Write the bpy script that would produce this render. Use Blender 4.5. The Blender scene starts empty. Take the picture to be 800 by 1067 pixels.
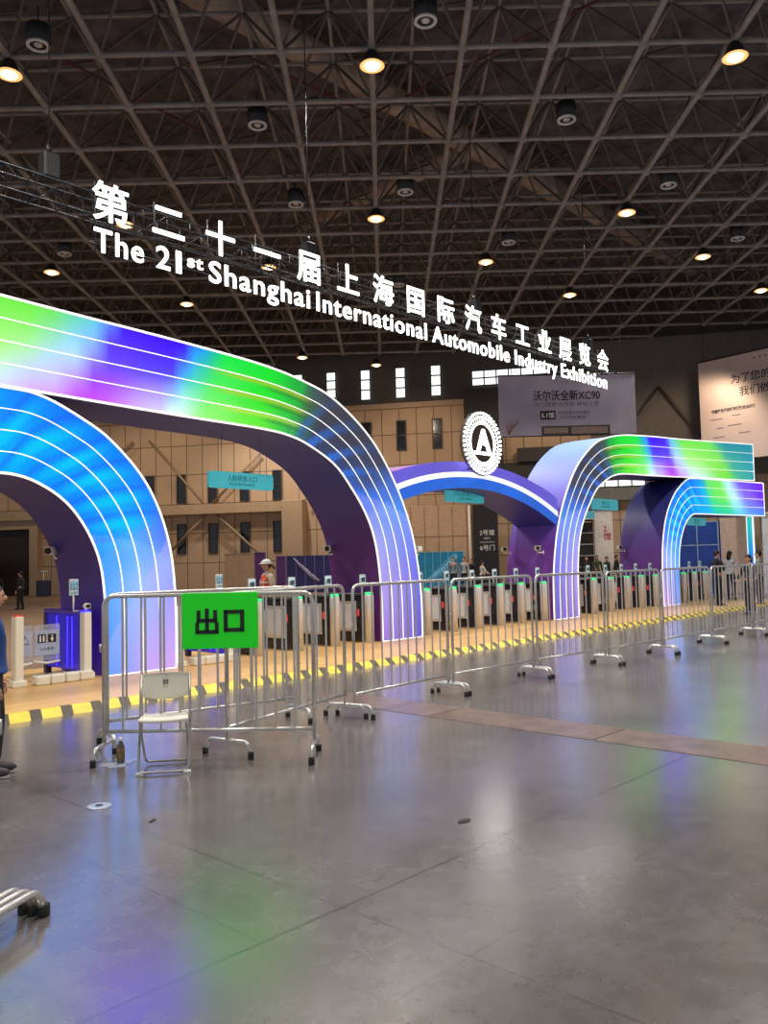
import bpy, math, random
from mathutils import Vector, Matrix
random.seed(7)
PI=math.pi
S=bpy.context.scene
COL=S.collection
# ------------------------------------------------------------------ helpers
def lin(c):
    c=c/255.0
    return c/12.92 if c<=0.04045 else ((c+0.055)/1.055)**2.4
def rgb(r,g,b): return (lin(r),lin(g),lin(b),1.0)
MATS={}
def mat(name,c,rough=.6,metal=0.,emit=None,es=0.,noise=.06,nscale=6.,alpha=1.,spec=.5,trans=0.,bump=0.):
    if name in MATS: return MATS[name]
    m=bpy.data.materials.new(name); m.use_nodes=True
    nt=m.node_tree; b=nt.nodes['Principled BSDF']
    tc=nt.nodes.new('ShaderNodeTexCoord'); nz=nt.nodes.new('ShaderNodeTexNoise')
    nz.inputs['Scale'].default_value=nscale; nz.inputs['Detail'].default_value=3
    nt.links.new(tc.outputs['Object'],nz.inputs['Vector'])
    rp=nt.nodes.new('ShaderNodeValToRGB')
    rp.color_ramp.elements[0].position=.3; rp.color_ramp.elements[1].position=.7
    rp.color_ramp.elements[0].color=tuple(max(0,x*(1-noise*2)) for x in c[:3])+(1,)
    rp.color_ramp.elements[1].color=tuple(min(1,x*(1+noise)) for x in c[:3])+(1,)
    nt.links.new(nz.outputs['Fac'],rp.inputs['Fac'])
    nt.links.new(rp.outputs['Color'],b.inputs['Base Color'])
    b.inputs['Roughness'].default_value=rough; b.inputs['Metallic'].default_value=metal
    b.inputs['Specular IOR Level'].default_value=spec
    b.inputs['Alpha'].default_value=alpha
    b.inputs['Transmission Weight'].default_value=trans
    if bump:
        bp=nt.nodes.new('ShaderNodeBump'); bp.inputs['Strength'].default_value=bump
        nt.links.new(nz.outputs['Fac'],bp.inputs['Height']); nt.links.new(bp.outputs['Normal'],b.inputs['Normal'])
    if emit:
        b.inputs['Emission Color'].default_value=emit; b.inputs['Emission Strength'].default_value=es
    MATS[name]=m; return m

class MB:
    """collects shapes, build() links them as ONE mesh object"""
    def __init__(s): s.v=[]; s.f=[]; s.mi=[]; s.sm=[]
    def add(s,vs,fs,mi=0,sm=False):
        o=len(s.v); s.v+= [tuple(v) for v in vs]
        for f in fs: s.f.append([i+o for i in f]); s.mi.append(mi); s.sm.append(sm)
        return s
    def box(s,x0,x1,y0,y1,z0,z1,mi=0,M=None,bev=0.):
        if bev>0:
            b=min(bev,(x1-x0)/2.01,(y1-y0)/2.01,(z1-z0)/2.01)
            # chamfered box: 24 verts
            vs=[];idx={}
            for sx in (0,1):
                for sy in (0,1):
                    for sz in (0,1):
                        X=(x0,x1)[sx];Y=(y0,y1)[sy];Z=(z0,z1)[sz]
                        ix=X+(b if sx==0 else -b);iy=Y+(b if sy==0 else -b);iz=Z+(b if sz==0 else -b)
                        idx[sx,sy,sz]=len(vs); vs+= [(X,iy,iz),(ix,Y,iz),(ix,iy,Z)]
            fs=[]
            def q(a,k): return idx[a]+k
            for sx in (0,1):
                r=[q((sx,0,0),0),q((sx,1,0),0),q((sx,1,1),0),q((sx,0,1),0)]; fs.append(r if sx else r[::-1])
            for sy in (0,1):
                r=[q((0,sy,0),1),q((1,sy,0),1),q((1,sy,1),1),q((0,sy,1),1)]; fs.append(r[::-1] if sy else r)
            for sz in (0,1):
                r=[q((0,0,sz),2),q((1,0,sz),2),q((1,1,sz),2),q((0,1,sz),2)]; fs.append(r if sz else r[::-1])
            for a in (0,1):
                for c in (0,1):
                    fs.append([q((a,c,0),0),q((a,c,1),0),q((a,c,1),1),q((a,c,0),1)])
                    fs.append([q((a,0,c),0),q((a,1,c),0),q((a,1,c),2),q((a,0,c),2)])
                    fs.append([q((0,a,c),1),q((1,a,c),1),q((1,a,c),2),q((0,a,c),2)])
            for k,i in idx.items(): fs.append([i,i+1,i+2])
        else:
            vs=[(x0,y0,z0),(x1,y0,z0),(x1,y1,z0),(x0,y1,z0),(x0,y0,z1),(x1,y0,z1),(x1,y1,z1),(x0,y1,z1)]
            fs=[[0,3,2,1],[4,5,6,7],[0,1,5,4],[1,2,6,5],[2,3,7,6],[3,0,4,7]]
        if M is not None: vs=[M@Vector(v) for v in vs]
        return s.add(vs,fs,mi)
    def tube(s,pts,r,n=8,mi=0,cap=True,closed=False):
        pts=[Vector(p) for p in pts]
        if isinstance(r,(int,float)): r=[r]*len(pts)
        N=len(pts); vs=[];up=None
        for i,p in enumerate(pts):
            if closed: d=(pts[(i+1)%N]-pts[i-1])
            else: d=(pts[min(i+1,N-1)]-pts[max(i-1,0)])
            d.normalize()
            if up is None:
                up=Vector((0,0,1)) if abs(d.z)<.9 else Vector((1,0,0))
            a=up-d*up.dot(d)
            if a.length<1e-4: a=Vector((0,1,0))-d*d.y
            a.normalize(); b=d.cross(a); up=a
            for k in range(n):
                t=2*PI*k/n; vs.append(p+(a*math.cos(t)+b*math.sin(t))*r[i])
        fs=[]
        for i in range(N if closed else N-1):
            j=(i+1)%N
            for k in range(n):
                fs.append([i*n+k,i*n+(k+1)%n,j*n+(k+1)%n,j*n+k])
        if cap and not closed:
            fs.append(list(range(n))[::-1]); fs.append([(N-1)*n+k for k in range(n)])
        return s.add(vs,fs,mi,True)
    def lathe(s,prof,c=(0,0,0),n=16,mi=0,M=None):
        vs=[];fs=[]
        for (r,z) in prof:
            for k in range(n):
                t=2*PI*k/n; v=Vector((c[0]+r*math.cos(t),c[1]+r*math.sin(t),c[2]+z)); vs.append(M@v if M else v)
        for i in range(len(prof)-1):
            for k in range(n): fs.append([i*n+k,i*n+(k+1)%n,(i+1)*n+(k+1)%n,(i+1)*n+k])
        fs.append(list(range(n))[::-1]); fs.append([(len(prof)-1)*n+k for k in range(n)])
        return s.add(vs,fs,mi,True)
    def ell(s,c,r,n=14,m=9,mi=0,M=None,fn=None):
        vs=[];fs=[]
        for i in range(m+1):
            ph=PI*i/m
            for k in range(n):
                t=2*PI*k/n
                u=Vector((math.sin(ph)*math.cos(t),math.sin(ph)*math.sin(t),math.cos(ph)))
                if fn: u=fn(u)
                v=Vector((c[0]+u.x*r[0],c[1]+u.y*r[1],c[2]+u.z*r[2])); vs.append(M@v if M else v)
        for i in range(m):
            for k in range(n): fs.append([i*n+k,(i+1)*n+k,(i+1)*n+(k+1)%n,i*n+(k+1)%n])
        return s.add(vs,fs,mi,True)
    def mesh(s,name,mats):
        me=bpy.data.meshes.new(name); me.from_pydata(s.v,[],s.f)
        if not isinstance(mats,(list,tuple)): mats=[mats]
        for m in mats: me.materials.append(m)
        me.polygons.foreach_set('material_index',s.mi); me.polygons.foreach_set('use_smooth',s.sm)
        me.update(); return me
    def build(s,name,mats,parent=None,M=None):
        return link(name,s.mesh(name,mats),parent,M)
def link(name,me,parent=None,M=None):
    o=bpy.data.objects.new(name,me); COL.objects.link(o)
    if parent: o.parent=parent
    if M is not None: o.matrix_local=M
    return o
def tag(o,label=None,cat=None,group=None,kind=None):
    if label: o['label']=label
    if cat: o['category']=cat
    if group: o['group']=group
    if kind: o['kind']=kind
    return o
def thing(name,label,cat,loc=(0,0,0),rz=0,group=None):
    o=bpy.data.objects.new(name,None); COL.objects.link(o); o.empty_display_size=.1
    o.location=loc; o.rotation_euler=(0,0,rz); return tag(o,label,cat,group)
def kids(o): return [c for c in bpy.data.objects if c.parent==o]
def copy_tree(o,parent=None,children=None):
    c=o.copy(); COL.objects.link(c); c.parent=parent
    for ch in kids(o): copy_tree(ch,c)
    return c
def fillet(pts,r,seg=5,closed=False):
    pts=[Vector(p) for p in pts]; out=[]
    N=len(pts)
    for i,p in enumerate(pts):
        if not closed and i in (0,N-1): out.append(p); continue
        a=(pts[i-1]-p);b=(pts[(i+1)%N]-p); rr=min(r,a.length*.45,b.length*.45)
        a.normalize();b.normalize(); A=p+a*rr;B=p+b*rr
        for k in range(seg+1):
            t=k/seg; out.append(A*(1-t)**2+p*2*t*(1-t)+B*t*t)
    return out
def catmull(P,seg):
    out=[]
    n=len(P)
    for i in range(n-1):
        p0=P[max(i-1,0)];p1=P[i];p2=P[i+1];p3=P[min(i+2,n-1)]
        for k in range(seg):
            t=k/seg
            out.append(tuple(.5*((2*b)+(-a+c)*t+(2*a-5*b+4*c-d)*t*t+(-a+3*b-3*c+d)*t**3) for a,b,c,d in zip(p0,p1,p2,p3)))
    out.append(tuple(P[-1])); return out
# ------------------------------------------------------------------ text
_tc=bpy.data.curves.new('lettering','FONT'); _to=bpy.data.objects.new('lettering',_tc); COL.objects.link(_to)
def glyph(body,size=1.,ext=.0,off=.0,spacing=1.):
    _tc.body=body; _tc.size=size; _tc.extrude=ext; _tc.offset=off; _tc.space_character=spacing; _tc.resolution_u=4
    bpy.context.view_layer.update()
    dg=bpy.context.evaluated_depsgraph_get()
    me=bpy.data.meshes.new_from_object(_to.evaluated_get(dg))
    xs=[v.co.x for v in me.vertices]; ys=[v.co.y for v in me.vertices]
    return me,(min(xs),max(xs),min(ys),max(ys))
def put_text(name,body,M,size,mt,parent=None,ext=.005,off=0.,center=True,spacing=1.,fitw=None,label=None):
    """M places the text: local x = reading direction, local y = up"""
    me,b=glyph(body,size,ext,off,spacing); me.materials.clear(); me.materials.append(mt)
    sc=1. if fitw is None else fitw/(b[1]-b[0])
    cx=(b[0]+b[1])/2 if center else b[0]
    me.transform(M@Matrix.Diagonal((sc,1,1,1))@Matrix.Translation((-cx,-(b[2]+b[3])/2 if center else 0,0)))
    me.name=name; o=link(name,me,parent)
    if label: o['label']=label
    return o
def frame(o,x,y):
    """matrix with origin o, x reading dir, y up dir"""
    x=Vector(x).normalized();y=Vector(y).normalized();z=x.cross(y)
    m=Matrix((x,y,z)).transposed().to_4x4(); m.translation=Vector(o); return m
FRONT=lambda x,y,z: frame((x,y,z),(1,0,0),(0,0,1))        # faces -Y
WALLW=lambda x,y,z: frame((x,y,z),(0,-1,0),(0,0,1))       # faces -X
# ------------------------------------------------------------------ camera
TH,PT,RL=math.radians(43.3),math.radians(3.35),math.radians(1.37)
fh=Vector((math.cos(TH),math.sin(TH),0)); rh=Vector((math.sin(TH),-math.cos(TH),0)); Z=Vector((0,0,1))
fw=fh*math.cos(PT)+Z*math.sin(PT); up0=Z*math.cos(PT)-fh*math.sin(PT)
ri=rh*math.cos(RL)-up0*math.sin(RL); up=up0*math.cos(RL)+rh*math.sin(RL)
cam=bpy.data.cameras.new('camera'); co=bpy.data.objects.new('camera',cam); COL.objects.link(co)
mw=Matrix((ri,up,-fw)).transposed().to_4x4(); mw.translation=Vector((0,0,1.70)); co.matrix_world=mw
cam.sensor_fit='VERTICAL'; cam.sensor_height=24; cam.lens=870./1067*24; cam.clip_end=300
S.camera=co
# ------------------------------------------------------------------ materials
STEEL=mat('brushed_steel',rgb(206,202,196),.32,.75,noise=.03,nscale=20)
DSTEEL=mat('dark_steel',rgb(62,60,60),.45,.6)
RUB=mat('black_rubber',rgb(22,22,22),.7)
BLACK=mat('black_paint',rgb(26,26,28),.5)
WHITE=mat('white_plastic',rgb(232,230,222),.45)
CREAM=mat('cream_plastic',rgb(236,232,214),.5,noise=.02)
LED=mat('led_white',rgb(250,250,250),.5,emit=(1,.97,.93,1),es=2.6,noise=0)
TRIMW=mat('arch_edge_white',rgb(240,240,240),.4,emit=(1,.97,.95,1),es=.85,noise=0)
GREENL=mat('green_light',rgb(60,210,120),.4,emit=rgb(40,230,130),es=.8,noise=0)
REDL=mat('red_light',rgb(210,70,58),.4,emit=rgb(230,60,50),es=.25,noise=.05)
POST=mat('polished_post',rgb(222,220,216),.3,.25,noise=.02)
BLUEL=mat('blue_led_tube',rgb(70,80,255),.4,emit=rgb(60,40,255),es=2.2,noise=0)
TEAL=mat('teal_board',rgb(72,186,200),.5,emit=rgb(72,190,205),es=.35,noise=.03)
TEALTXT=mat('teal_text',rgb(28,110,130),.6)
BLUEG=mat('blue_glass',rgb(30,22,160),.15,emit=rgb(40,20,210),es=.35,noise=.25,nscale=3)
WINGM=mat('frosted_wing',rgb(226,226,226),.25,noise=.05,nscale=5)
TRUSS=mat('roof_tube_paint',rgb(136,130,122),.55,noise=.12,nscale=2)
DECK=mat('roof_deck',rgb(96,91,90),.9,noise=.3,nscale=1.5)
# ------------------------------------------------------------------ floor
def floor_mat():
    m=bpy.data.materials.new('polished_concrete'); m.use_nodes=True; nt=m.node_tree; N=nt.nodes; L=nt.links
    b=N['Principled BSDF']; tc=N.new('ShaderNodeTexCoord')
    n1=N.new('ShaderNodeTexNoise'); n1.inputs['Scale'].default_value=.55; n1.inputs['Detail'].default_value=8; n1.inputs['Roughness'].default_value=.65
    n2=N.new('ShaderNodeTexNoise'); n2.inputs['Scale'].default_value=7; n2.inputs['Detail'].default_value=6; n2.inputs['Roughness'].default_value=.7
    L.new(tc.outputs['Object'],n1.inputs['Vector']); L.new(tc.outputs['Object'],n2.inputs['Vector'])
    r1=N.new('ShaderNodeValToRGB'); e=r1.color_ramp.elements
    e[0].position=.3; e[0].color=rgb(92,87,85); e[1].position=.72; e[1].color=rgb(122,117,115)
    L.new(n1.outputs['Fac'],r1.inputs['Fac'])
    r2=N.new('ShaderNodeValToRGB'); e=r2.color_ramp.elements
    e[0].position=.3; e[0].color=(.84,.83,.82,1); e[1].position=.66; e[1].color=(1,1,1,1)
    L.new(n2.outputs['Fac'],r2.inputs['Fac'])
    mx=N.new('ShaderNodeMixRGB'); mx.blend_type='MULTIPLY'; mx.inputs[0].default_value=.8
    L.new(r1.outputs[0],mx.inputs[1]); L.new(r2.outputs[0],mx.inputs[2])
    # saw-cut joints: lines at the measured places
    sep=N.new('ShaderNodeSeparateXYZ'); L.new(tc.outputs['Object'],sep.inputs[0])
    nw=N.new('ShaderNodeTexNoise'); nw.inputs['Scale'].default_value=1.3; L.new(tc.outputs['Object'],nw.inputs['Vector'])
    def line(axis,at,w,dark,prev,per=None):
        a=N.new('ShaderNodeMath'); a.operation='SUBTRACT'; L.new(sep.outputs[axis],a.inputs[0]); a.inputs[1].default_value=at
        src=a
        if per:
            pp=N.new('ShaderNodeMath'); pp.operation='PINGPONG'; L.new(a.outputs[0],pp.inputs[0]); pp.inputs[1].default_value=per/2; src=pp
        ab=N.new('ShaderNodeMath'); ab.operation='ABSOLUTE'; L.new(src.outputs[0],ab.inputs[0])
        mr=N.new('ShaderNodeMapRange'); mr.inputs[1].default_value=w*.4; mr.inputs[2].default_value=w*1.4; mr.inputs[3].default_value=1; mr.inputs[4].default_value=0
        L.new(ab.outputs[0],mr.inputs[0])
        mm=N.new('ShaderNodeMath'); mm.operation='MULTIPLY'; L.new(mr.outputs[0],mm.inputs[0]); mm.inputs[1].default_value=dark
        m3=N.new('ShaderNodeMath'); m3.operation='MULTIPLY'; L.new(mm.outputs[0],m3.inputs[0])
        q=N.new('ShaderNodeMapRange'); q.inputs[1].default_value=.3; q.inputs[2].default_value=.55; q.inputs[3].default_value=.25; q.inputs[4].default_value=1; L.new(nw.outputs['Fac'],q.inputs[0]); L.new(q.outputs[0],m3.inputs[1])
        c=N.new('ShaderNodeMixRGB'); L.new(m3.outputs[0],c.inputs[0]); L.new(prev,c.inputs[1]); c.inputs[2].default_value=rgb(48,40,36)
        return c.outputs[0]
    col=mx.outputs[0]
    col=line(1,3.08,.010,.7,col,6.4); col=line(1,2.29,.005,.35,col)
    col=line(0,2.40,.006,.4,col); col=line(0,2.90,.008,.5,col,12.)
    L.new(col,b.inputs['Base Color'])
    rr=N.new('ShaderNodeMapRange'); rr.inputs[1].default_value=.3; rr.inputs[2].default_value=.7; rr.inputs[3].default_value=.16; rr.inputs[4].default_value=.22
    L.new(n2.outputs['Fac'],rr.inputs[0]); L.new(rr.outputs[0],b.inputs['Roughness'])
    b.inputs['IOR'].default_value=2.8; b.inputs['Specular IOR Level'].default_value=.5
    bp=N.new('ShaderNodeBump'); bp.inputs['Strength'].default_value=.004; bp.inputs['Distance'].default_value=.02; L.new(n2.outputs['Fac'],bp.inputs['Height']); L.new(bp.outputs['Normal'],b.inputs['Normal'])
    return m
fl=MB().box(-30,60,-40,110,-.2,0).build('floor',floor_mat()); fl['kind']='structure'
# worn service trench strip flush with the floor
tr=MB()
y=-8
while y<7.4:
    tr.box(6.98,7.62,y+.01,y+2.0-.01,.0,.004); y+=2.0
tr=tr.build('trim_1',mat('worn_brown_concrete',rgb(124,104,94),.3,noise=.16,nscale=5)); tr['kind']='structure'
# brown carpet tiles behind the gates
cp=MB().box(-6,34,13.6,70,.0,.006).build('trim_2',mat('brown_mat_floor',rgb(140,112,88),.45,noise=.1,nscale=.6)); cp['kind']='structure'
# ------------------------------------------------------------------ hall wall on X=36
def wall_mat():
    m=bpy.data.materials.new('beige_wall_panels'); m.use_nodes=True; nt=m.node_tree;N=nt.nodes;L=nt.links;b=N['Principled BSDF']
    tc=N.new('ShaderNodeTexCoord'); mp=N.new('ShaderNodeMapping'); mp.inputs['Rotation'].default_value=(PI/2,0,PI/2)
    sep=N.new('ShaderNodeSeparateXYZ'); cmb=N.new('ShaderNodeCombineXYZ'); L.new(tc.outputs['Object'],sep.inputs[0]); L.new(sep.outputs[0],cmb.inputs[0]); L.new(sep.outputs[2],cmb.inputs[1])
    br=N.new('ShaderNodeTexBrick'); br.offset=0; br.inputs['Scale'].default_value=1; br.inputs['Brick Width'].default_value=1.05; br.inputs['Row Height'].default_value=1.85; br.inputs['Mortar Size'].default_value=.03
    br.inputs['Color1'].default_value=rgb(192,162,130); br.inputs['Color2'].default_value=rgb(182,152,122); br.inputs['Mortar'].default_value=rgb(112,94,76)
    L.new(cmb.outputs[0],br.inputs['Vector']); L.new(br.outputs['Color'],b.inputs['Base Color']); b.inputs['Roughness'].default_value=.7
    return m
WM=wall_mat()
FRM=mat('dark_window_frame',rgb(44,40,38),.5)
GLASSD=mat('dark_window_glass',rgb(30,30,33),.15)
SKYW=mat('daylit_window',rgb(235,240,240),.4,emit=(.95,1,.98,1),es=1.25,noise=.03,nscale=2)
BEAM=mat('beige_wall_beam',rgb(180,152,120),.65)
# the hall's end wall; local x runs along it, local y points into it, z up
WA=math.radians(11)
WU=rh*math.cos(WA)-fh*math.sin(WA); WN=fh*math.cos(WA)+rh*math.sin(WA); WO=fh*50; RZ=math.atan2(WU.y,WU.x)
WM4=Matrix((WU,WN,Z)).transposed().to_4x4(); WM4.translation=WO
def WP(u,off=0.,z=0.): return WO+WU*u-WN*off+Z*z
def wall(mb,name,m):
    o=mb.build(name,m); o.matrix_world=WM4; o['kind']='structure'; return o
wall(MB().box(-48,36,0,.4,0,11.1),'wall_back',WM)
wall(MB().box(-48,36,.05,.4,11.1,17.6),'wall_back_upper',mat('upper_wall_grey',rgb(84,78,72),.8))
wall(MB().box(-48,5.0,-.4,0,10.8,11.1),'trim_3',BEAM)
wall(MB().box(-48,-6.1,-.8,0,4.86,5.45),'trim_4',BEAM)
wall(MB().box(-6.1,-4.8,-1.0,0,0,5.5,bev=.03),'trim_5',BEAM)
t=MB()
for (a,b_) in [((-14.9,9.6),(-11.0,5.2)),((-11.0,5.2),(-7.4,8.7)),((-11.1,4.85),(-13.4,2.7)),((-10.5,4.85),(-6.7,1.4)),((-22,5.5),(-16,9.6)),((-4.6,5.6),(-1.2,9.4)),]:
    t.tube([(a[0],-.5,a[1]),(b_[0],-.5,b_[1])],.085,8)
wall(t,'trim_6',mat('brace_tube',rgb(150,124,96),.6))
wall(MB().tube([(16,-.5,11.1),(18.6,-.5,7.5)],.07,8).tube([(16,-.5,11.1),(13.6,-.5,8.0)],.05,8),'trim_12',mat('dark_brace',rgb(74,64,58),.6))
wn=0
def dark_window(x0,x1,z0,z1,lit=0):
    global wn; wn+=1
    f=MB(); e=.07; Y=-.08
    f.box(x0,x0+e,Y,.02,z0,z1).box(x1-e,x1,Y,.02,z0,z1).box(x0+e,x1-e,Y,.02,z0,z0+e).box(x0+e,x1-e,Y,.02,z1-e,z1).box(x0+e,x1-e,Y,.02,(z0+z1)/2-.03,(z0+z1)/2+.03)
    r=wall(MB().box(x0+e*.5,x1-e*.5,-.03,-.005,z0+e*.5,z1-e*.5),'window_%d'%wn,GLASSD)
    f.build('window_frame',FRM,r); return r
for c in (-21.4,-19.3,-17.2,-15.1,-12.97,-10.87,-8.77,-6.65):
    dark_window(c-.30,c+.30,2.43,4.30); dark_window(c-.30,c+.30,5.6,7.45)
for c in (-3.1,-.95,1.19,3.35): dark_window(c-.31,c+.31,8.27,10.1)
def lit_window(x0,x1,z0,z1,nz=3,ny=1):
    global wn; wn+=1
    r=wall(MB().box(x0,x1,-.02,.04,z0,z1),'window_%d'%wn,SKYW)
    f=MB()
    for k in range(nz+1):
        z=z0+(z1-z0)*k/nz; f.box(x0,x1,-.08,-.021,z-.035,z+.035)
    for k in range(ny+1):
        x=x0+(x1-x0)*k/ny; f.box(x-.035,x+.035,-.08,-.021,z0,z1)
    f.build('window_frame',FRM,r)
for (c,zb,zt) in [(-5.2,11.5,13.3),(-3.1,11.7,13.3),(-.95,11.45,13.3),(1.2,11.45,13.3),(3.35,11.45,13.3),(13.2,12.2,13.6),(14.75,12.1,13.5),(17.35,11.6,12.8),(19.5,12.5,13.1),(21.75,12.9,13.5)]:
    lit_window(c-.3,c+.3,zb,zt,3,1)
lit_window(5.5,9.8,11.9,12.8,2,6)
lit_window(11.4,15.1,5.6,6.0,1,5)
wall(MB().box(5.0,18,-.6,0,4.8,5.5),'trim_7',mat('grey_ledge',rgb(112,108,100),.6))
wall(MB().box(5.0,7.2,-.45,0,6.4,11.6),'trim_8',mat('dark_recess_panel',rgb(58,54,50),.7))
wall(MB().box(7.2,15,-.4,0,6.0,7.2).box(8,12,-.7,-.4,7.2,8.0),'trim_9',mat('dark_recess_panel',rgb(58,54,50),.7))
wall(MB().box(12.2,30,-.25,0,6.0,14),'trim_11',mat('grey_wall_panel',rgb(104,94,86),.75))
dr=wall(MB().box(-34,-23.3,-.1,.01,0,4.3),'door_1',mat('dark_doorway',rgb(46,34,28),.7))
wall(MB().box(-23.3,-22.7,-.5,0,0,4.9).box(-34,-23.3,-.5,0,4.3,4.9),'trim_10',BEAM)
# ------------------------------------------------------------------ ceiling + space frame
ce=MB().box(-20,60,-40,110,17.6,17.8).build('ceiling',DECK); ce['kind']='structure'
F0,R0,DF,DR=19.40,-.03,2.25,2.18
def node(i,j,z=14.): p=fh*(F0+DF*i)+rh*(R0+DR*j); return Vector((p.x,p.y,z))
def inroof(p,m=6.):
    f=p.dot(fh); r=p.dot(rh)
    return f>9 and f<58 and abs(r)<.52*f+m and (p-WO).dot(WN)<-.3
ch=MB(); nd=MB(); st=MB()
HI=1.75
for i in range(-6,18):
    for j in range(-18,19):
        p=node(i,j)
        if not inroof(p): continue
        q=node(i,j+1); 
        if inroof(q): ch.tube([p,q],.075,6,cap=False)
        q=node(i+1,j)
        if inroof(q): ch.tube([p,q],.085,6,cap=False)
        nd.ell(p,(.15,.15,.15),8,5)
        a=node(i+.5,j+.5,14+HI)
        for (di,dj) in ((1,0),(0,1)):
            b_=node(i+.5+di,j+.5+dj,14+HI)
            if inroof(b_): ch.tube([a,b_],.06,5,cap=False)
        for (di,dj) in ((.5,.5),(-.5,.5),(.5,-.5),(-.5,-.5)):
            st.tube([p,node(i+di,j+dj,14+HI)],.042,5,cap=False)
        if (i+j)%2==0:
            st.tube([a,node(i+1.5,j+1.5,17.5)],.04,4,cap=False); st.tube([a,node(i-.5,j+1.5,17.5)],.04,4,cap=False)
ch.build('roof_chord',TRUSS,ce); nd.build('roof_node',TRUSS,ce); st.build('roof_strut',mat('roof_strut_paint',rgb(104,94,86),.6),ce)
red=MB()
for (a,b_) in [((9.5,20.2,14.9),(14.2,20.8,14.9)),((13,17.2,15.2),(18.5,16.9,15.2)),((17.5,17.3,15.),(17.8,8,15.)),((26,14,15),(36,13.6,15))]:
    red.tube([a,b_],.035,6)
red.build('sprinkler_pipe',mat('red_pipe',rgb(92,34,32),.5),ce)
DU=mat('duct_skin',rgb(176,156,138),.5,noise=.15,nscale=3)
d=MB()
def duct(b,p,q,r):
    p=Vector(p);q=Vector(q);n=max(2,int((q-p).length/1.2)); b.tube([p,q],r,16)
    for k in range(n+1):
        c=p.lerp(q,k/n); e=(q-p).normalized()*.04; b.tube([c-e,c+e],r*1.07,16)
duct(d,(6,17.5,16.5),(42,17.3,16.5),.42)
d=d.build('air_duct',DU); tag(d,'long round air duct running through the roof frame above the hanging title','air duct')
d=MB(); duct(d,(23.9,17.9,16.6),(23.9,27,16.6),.34)
d=d.build('air_duct',DU); tag(d,'shorter round air duct branching away toward the far side of the roof frame','air duct')
# ------------------------------------------------------------------ lamps
WARM=mat('lamp_glass_warm',rgb(255,220,170),.4,emit=(1,.80,.52,1),es=9,noise=0)
HALO=mat('lamp_halo_warm',rgb(255,190,110),.4,emit=(1,.50,.16,1),es=1.1,noise=0)  # warm lamp halo put in as a glowing orange rim around the lens
lp=thing('ceiling_lamp','','ceiling lamp')
MB().lathe([(.06,.0),(.12,-.02),(.2,-.16),(.25,-.34),(.255,-.36)],(0,0,0),18).build('lamp_housing',BLACK,lp)
MB().lathe([(.19,-.345),(.17,-.41),(.10,-.45),(.02,-.46)],(0,0,0),18).build('lamp_lens',WARM,lp)
MB().lathe([(.255,-.34),(.30,-.38),(.29,-.39),(.18,-.37)],(0,0,0),18).build('halo_rim',HALO,lp)
MB().tube([(0,0,-.02),(0,0,.35)],.015,6).build('hanger_rod',DSTEEL,lp)
rows={0:'nearest row, above the top of the picture',4:'row just above the title lettering',6:'row level with the title lettering',8:'row behind the title lettering',12:'far row above the back wall windows'}
lampspots=[(0,-4),(0,0),(0,4),(4,-4),(4,0),(4,4),(6,-6),(6,-2),(6,2),(6,6),(8,-4),(8,4),(8,8),(13,-.1),(12,-2),(14,1.5),(14,-3)]
lab={(0,-4):'glowing warm ceiling lamp at the upper left of the picture',(0,0):'glowing warm ceiling lamp at the top centre of the picture',(0,4):'glowing warm ceiling lamp at the upper right corner of the picture',
(4,-4):'glowing ceiling lamp just behind the first Chinese character of the title',(4,0):'glowing ceiling lamp above the middle of the title, straight below the top centre lamp',(4,4):'glowing ceiling lamp in the right half, above left of the wall banner lamp',
(6,-6):'small glowing ceiling lamp at the far left edge beneath the title start',(6,-2):'glowing ceiling lamp between the fourth and fifth Chinese characters of the title',(6,2):'glowing ceiling lamp above the right half of the title lettering',(6,6):'glowing ceiling lamp at right, above the pale wall banner',
(8,-8):'small glowing ceiling lamp hidden behind the left big arch',(8,-4):'small glowing ceiling lamp above the green part of the left big arch',(8,4):'small glowing ceiling lamp just above the end of the title lettering',(8,8):'glowing ceiling lamp at the extreme right edge of the roof',
(13,-.1):'tiny far ceiling lamp in front of the lit windows',(12,-2):'tiny far ceiling lamp just above the curve of the left big arch',(14,1.5):'tiny far ceiling lamp left of the round letter A emblem',(14,-3):'tiny far ceiling lamp lowest beside the first lit window'}
first=True
for (i,j) in lampspots:
    o=lp if first else copy_tree(lp); first=False
    p=node(i,j,13.95 if i<9 else 13.6); o.location=p; o['label']=lab[(i,j)]; o['group']='round roof lamps'
# roof spots = beams of these lamps and those around the camera; fill spots are added
def spot(p,power,col=(1,.86,.7),ang=125,r=.25,tgt=None):
    l=bpy.data.lights.new('lamp_and_fill_beam','SPOT'); l.energy=power; l.color=col; l.spot_size=math.radians(ang); l.spot_blend=.6; l.shadow_soft_size=r
    o=bpy.data.objects.new('lamp_and_fill_beam',l); COL.objects.link(o); o.location=p
    if tgt: o.rotation_euler=(Vector(tgt)-Vector(p)).to_track_quat('-Z','Y').to_euler()
for (i,j) in [(0,-4),(0,0),(0,4),(4,-4),(4,0),(4,4),(8,0),(-4,-4),(-4,0),(-4,4),(-8,0),(8,6),(12,-3)]:
    p=node(i,j,13.4); spot((p.x,p.y,13.4),2900,(1,.93,.87))
for u in (-22,-14,-6,2,10,18):
    spot(WP(u,5.5,10.5),520,(1,.80,.58),140,.3,WP(u,0,3.5))  # unseen warm fill spots added to light the end wall
spot((32.6,9.9,6.5),420,(1,.97,.92),110,.3,(35.2,10,1.8)); spot((33.2,13.2,5.6),160,(1,.9,.8),110,.3,(35.2,13.4,1.8))  # unseen spots added to brighten the white booth and the pier
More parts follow.
